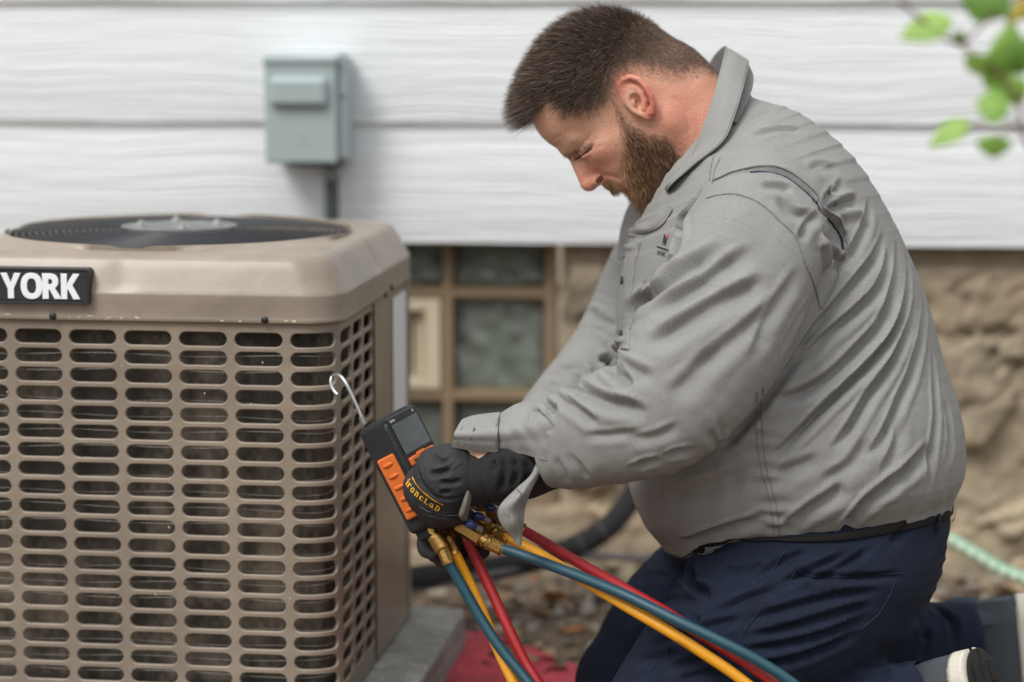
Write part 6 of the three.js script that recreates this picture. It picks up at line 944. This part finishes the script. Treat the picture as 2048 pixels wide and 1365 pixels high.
// ---------- charging hoses ----------
const hoseMark = (txt) => { const cv = document.createElement('canvas'); cv.width = 1024; cv.height = 64; const x = cv.getContext('2d'); return cv; };
function hose(name, label, rgb, pts, r, tail) {
  const w = pts.map(([x, y, d]) => P(x, y, d)); tail.forEach((t) => w.push(V(...t))); const base = V(w[w.length - 1].x, 0, w[w.length - 1].z);
  const cv = document.createElement('canvas'); cv.width = 1024; cv.height = 32; const x = cv.getContext('2d'); x.fillStyle = `rgb(${rgb})`; x.fillRect(0, 0, 1024, 32); const q = rng(rgb[0]); for (let i = 0; i < 900; i++) { x.fillStyle = `rgba(${q() < 0.5 ? '0,0,0' : '255,255,255'},${0.03 + 0.05 * q()})`; x.fillRect(q() * 1024, q() * 32, 1 + q() * 5, 1); }
  if (name !== 'teal') { x.fillStyle = 'rgba(20,14,10,0.75)'; x.font = '5px sans-serif'; x.fillText('4000 PSI MIN BURST  800 PSI MAX W.P.', 330, 12); }
  const t = new THREE.CanvasTexture(cv); t.colorSpace = THREE.SRGBColorSpace; t.wrapS = t.wrapT = THREE.RepeatWrapping; t.repeat.set(4, 1);
  const g = tubeOf(w, r, 200, 18); g.translate(-base.x, -base.y, -base.z);
  const o = mesh('charging_hose', g, phy({ map: t, roughness: 0.4, clearcoat: 0.12, clearcoatRoughness: 0.3, bumpMap: scaled(paintB, 30, 2), bumpScale: 0.0002 })); o.position.copy(base); tag(o, label, 'hose', 'charging hoses on the valve block'); return o;
}
const TEAL = [14, 66, 80], YEL = [222, 152, 16], RED = [158, 20, 28];
hose('teal', 'dark teal charging hose draped across the navy thigh', TEAL, [[998, 1096, 2.938], [1050, 1113, 2.925], [1150, 1150, 2.885], [1250, 1191, 2.845], [1350, 1240, 2.815], [1450, 1288, 2.797], [1520, 1325, 2.79], [1585, 1368, 2.785], [1660, 1440, 2.78]], 0.0066, [[0.42, 0.06, -2.76], [0.50, 0.008, -2.70], [0.62, 0.008, -2.60]]);
hose('yellow', 'yellow charging hose draped across the navy thigh', YEL, [[1009, 1073, 2.962], [1060, 1098, 2.948], [1140, 1145, 2.905], [1240, 1206, 2.862], [1340, 1265, 2.83], [1400, 1303, 2.82], [1480, 1358, 2.81], [1560, 1430, 2.80]], 0.0066, [[0.34, 0.06, -2.78], [0.40, 0.008, -2.70], [0.50, 0.008, -2.58]]);
hose('red', 'red charging hose draped across the navy thigh', RED, [[1040, 1058, 2.99], [1100, 1092, 2.975], [1180, 1139, 2.935], [1260, 1184, 2.89], [1340, 1230, 2.852], [1400, 1270, 2.834], [1480, 1318, 2.815], [1545, 1365, 2.806], [1620, 1440, 2.80]], 0.0066, [[0.38, 0.05, -2.775], [0.45, 0.008, -2.69], [0.58, 0.008, -2.59]]);
hose('teal', 'dark teal charging hose hanging below the knurled brass nut', TEAL, [[893, 1119, 2.945], [918, 1162, 2.945], [958, 1232, 2.94], [1000, 1296, 2.93], [1040, 1345, 2.92], [1075, 1390, 2.91], [1130, 1480, 2.90]], 0.0066, [[0.12, 0.03, -2.84], [0.18, 0.008, -2.78], [0.32, 0.008, -2.66]]);
hose('yellow', 'yellow charging hose hanging straight down past the red mat', YEL, [[908, 1103, 2.958], [934, 1156, 2.964], [962, 1218, 2.962], [986, 1276, 2.955], [1006, 1322, 2.945], [1030, 1372, 2.935], [1070, 1460, 2.92]], 0.0066, [[0.07, 0.03, -2.86], [0.12, 0.008, -2.79], [0.24, 0.008, -2.66]]);
hose('red', 'red charging hose hanging down past the red mat', RED, [[934, 1080, 2.972], [955, 1124, 2.975], [986, 1190, 2.968], [1020, 1264, 2.955], [1050, 1325, 2.945], [1078, 1370, 2.935], [1130, 1460, 2.92]], 0.0066, [[0.14, 0.03, -2.87], [0.20, 0.008, -2.81], [0.36, 0.008, -2.72]]);
// ---------- mat, pipes, garden hose, branch ----------
{ // red foam puzzle mat lying in front of the pad
  const c = onPlane(1020, 1330, 0.012), h = 0.012, R = V(0, 1, 0);
  const t = thing('foam_mat', 'faded red foam puzzle mat lying on the soil beside the pad', 'mat', V(c.x, 0.004, c.z));
  const A = onPlane(905, 1258, h), B = onPlane(1150, 1352, h), e1 = B.clone().sub(A).setY(0).normalize(), e2 = new THREE.Vector3().crossVectors(V(0, 1, 0), e1);
  const s = new THREE.Shape(), W = 0.62, Hh = 0.62, tooth = 0.026, n = 11;
  const pts = []; const side = (ax, ay, bx, by, k) => { const dx = (bx - ax) / n, dy = (by - ay) / n, l = Math.hypot(dx, dy), nx = -dy / l, ny = dx / l; for (let i = 0; i < n; i++) { const o = i % 2 ? tooth : 0, x0 = ax + dx * i, y0 = ay + dy * i; if (i % 2) { pts.push([x0 - dx * 0.12 + nx * o * k, y0 - dy * 0.12 + ny * o * k], [x0 + dx * 1.12 + nx * o * k, y0 + dy * 1.12 + ny * o * k]); pts.push([x0 + dx, y0 + dy]); } else pts.push([x0, y0], [x0 + dx, y0 + dy]); } };
  side(0, 0, W, 0, -1); side(W, 0, W, Hh, -1); side(W, Hh, 0, Hh, -1); side(0, Hh, 0, 0, -1);
  pts.forEach((p) => { p[1] -= Hh; }); s.moveTo(...pts[0]); pts.slice(1).forEach((p) => s.lineTo(...p)); s.closePath();
  const g = new THREE.ExtrudeGeometry(s, { depth: h, bevelEnabled: true, bevelSize: 0.0012, bevelThickness: 0.0012, bevelSegments: 2 });
  const fm = (() => { const a = tileNoise(0, [8, 8], 131), b = tileNoise(0, [60, 60], 132); return tex(256, 256, (x, y) => { const k = 1 + 0.24 * (a(x, y) - 0.5) + 0.2 * (b(x, y) - 0.5); return [0.68 * k, 0.235 * k, 0.29 * k]; }, true); })();
  const crossB = tex(64, 64, (x, y, i, j) => ((i >> 4) + (j >> 4)) % 2 ? (j % 4 < 2 ? 0.9 : 0.2) : (i % 4 < 2 ? 0.9 : 0.2));
  g.applyMatrix4(new THREE.Matrix4().makeBasis(e1, e2, V(0, 1, 0))); g.translate(A.x - c.x, 0, A.z - c.z);
  mesh('mat_tile', g, std({ map: scaled(fm, 3, 3), bumpMap: scaled(crossB, 24, 24), bumpScale: 0.0008, roughness: 0.85 }), t);
}
{ // insulated refrigerant line from the unit to the house
  const pts = [[770, 1172, 3.52], [830, 1158, 3.60], [900, 1148, 3.68], [1000, 1135, 3.76], [1100, 1112, 3.82], [1170, 1086, 3.86], [1225, 1046, 3.90], [1262, 998, 3.94], [1290, 940, 3.98], [1310, 860, 4.03]].map(([x, y, z]) => linePt(x, y, z));
  const base = V(pts[1].x, 0, pts[1].z), t = thing('refrigerant_line', 'thick black foam-insulated pipe curving from the unit towards the wall', 'pipe', base);
  const fb = (() => { const a = tileNoise(0, [40, 40], 141); return tex(128, 128, (x, y) => a(x, y)); })();
  mesh('insulation', tubeOf(pts.map((p) => p.clone().sub(base)), 0.0195, 140, 20), std({ color: col(34, 33, 34), roughness: 0.85, bumpMap: scaled(fb, 40, 4), bumpScale: 0.001 }), t);
  const q = new THREE.CatmullRomCurve3(pts, false, 'centripetal'); for (const k of [0.52, 0.60]) { const a = q.getPoint(k).sub(base), b = q.getPoint(k + 0.012).sub(base); mesh('tape_wrap', bar(a, b, 0.0208, 0.0208, 22), std({ color: col(52, 50, 50), roughness: 0.55 }), t); }
}
{
  const pts = [[800, 1205, 3.50], [830, 1180, 3.58], [900, 1165, 3.66], [980, 1150, 3.72], [1080, 1128, 3.80], [1160, 1112, 3.84], [1280, 1118, 3.88], [1400, 1122, 3.92]].map(([x, y, z]) => linePt(x, y, z)), base = V(pts[1].x, 0, pts[1].z);
  const o = mesh('control_cable', tubeOf(pts.map((p) => p.clone().sub(base)), 0.0062, 110, 10), std({ color: col(92, 90, 92), roughness: 0.5 })); o.position.copy(base); tag(o, 'thin grey cable running beside the black insulated pipe', 'cable');
}
{ // green and white garden hose along the foundation
  const pts = [[1780, 1040, 3.92], [1860, 1062, 3.90], [1905, 1082, 3.89], [1950, 1108, 3.87], [2000, 1138, 3.85], [2050, 1158, 3.83], [2120, 1176, 3.80], [2220, 1190, 3.75]].map(([x, y, z]) => linePt(x, y, z)), base = V(pts[5].x, 0, pts[5].z);
  const cv = tex(512, 64, (x, y, i, j) => { const a = Math.floor(x * 32), b = Math.floor(y * 6), w = (a + b) % 2 === 0 && b % 2 === 0; return w ? [0.86, 0.86, 0.78] : [0.56, 0.72, 0.62]; }, true);
  const o = mesh('garden_hose', tubeOf(pts.map((p) => p.clone().sub(base)), 0.0105, 120, 16), std({ map: scaled(cv, 1.2, 1), roughness: 0.55 })); o.position.copy(base); tag(o, 'pale green checked garden hose sagging along the foundation', 'garden hose');
}
{ // leafy branch hanging in from a shrub close to the camera
  const D0 = 2.12, pts = [[1800, 2], [1845, 40], [1885, 72], [1925, 92], [1960, 118], [2000, 150], [2030, 190], [2046, 250], [2062, 300], [2120, 330]], base = P(2120, 330, D0);
  const t = thing('leafy_branch', 'blurred green twig with pointed oval leaves in front of the siding', 'branch', V(base.x, base.y - 0.3, base.z));
  const L = (x, y, d = D0) => P(x, y, d).sub(t.position), bm = std({ color: col(96, 66, 52), roughness: 0.8 });
  mesh('stem', tubeOf(pts.map(([x, y]) => L(x, y)), 0.0016, 60, 8), bm, t);
  mesh('stem', tubeOf([[1925, 92], [1990, 20], [2030, -40], [2110, -90]].map(([x, y]) => L(x, y)), 0.0013, 30, 8), bm, t);
  mesh('stem', tubeOf([[2046, 245], [2010, 262], [1998, 272], [1988, 292]].map(([x, y]) => L(x, y)), 0.0008, 20, 6), bm, t);
  mesh('stem', tubeOf([[2062, 300], [2020, 238], [1985, 240], [1935, 250]].map(([x, y]) => L(x, y)), 0.0008, 20, 6), bm, t);
  mesh('main_stem', tubeOf([L(2120, 330), L(2110, -90), L(2160, 200), L(2260, 700), L(2300, 1500)].slice(2).concat([L(2320, 2300)]), 0.004, 30, 8), bm, t);
  mesh('stem', tubeOf([L(2120, 330), L(2180, 330), L(2190, 350)], 0.0016, 10, 6), bm, t); mesh('stem', tubeOf([L(2110, -90), L(2150, 50), L(2160, 200)], 0.0016, 10, 6), bm, t);
  const leafM = [col(128, 170, 70), col(146, 182, 84), col(104, 148, 60), col(176, 160, 50)].map((c) => phy({ color: c, roughness: 0.6, transmission: 0.35, thickness: 0 }));
  const leaf = (x0, y0, x1, y1, w, m, tw = 0, d = D0) => { const a = L(x0, y0, d), b = L(x1, y1, d + 0.01), ax = b.clone().sub(a), l = ax.length(), e = new THREE.Vector3().crossVectors(ax, FW).normalize().applyAxisAngle(ax.clone().normalize(), tw), n = new THREE.Vector3().crossVectors(e, ax).normalize(), wm = w * 1.45 * d / FPX / 2;
    mesh('leaf', grid(8, 14, (u, v) => { const s = (u - 0.5) * 2, ww = wm * Math.pow(Math.sin(Math.PI * Math.pow(v, 0.75)), 0.9) * (1 + 0.05 * Math.sin(v * 40)); return a.clone().addScaledVector(ax, v).addScaledVector(e, s * ww).addScaledVector(n, 0.25 * ww * s * s - l * 0.12 * Math.sin(v * Math.PI)); }), leafM[m], t); };
  leaf(1905, 38, 1798, 78, 50, 1, 0.5); leaf(1985, -30, 1950, 45, 78, 2, 0.3); leaf(1930, 112, 2010, 150, 40, 1, 0.9); leaf(1975, 105, 2048, 130, 95, 0, 0.3); leaf(2012, 82, 2050, 150, 70, 2, 0.5); leaf(2018, 150, 2040, 215, 44, 0, 0.6); leaf(2022, 212, 1950, 205, 62, 0, 0.4); leaf(1940, 242, 1858, 296, 40, 1, 0.7); leaf(1990, 270, 1988, 318, 48, 0, 0.2); leaf(2045, 10, 2012, 60, 20, 3, 0.6); leaf(2060, 0, 2040, 40, 34, 3, 0.2); leaf(1915, 62, 1925, 90, 20, 2, 0.5);
}
renderer.render(scene, camera);
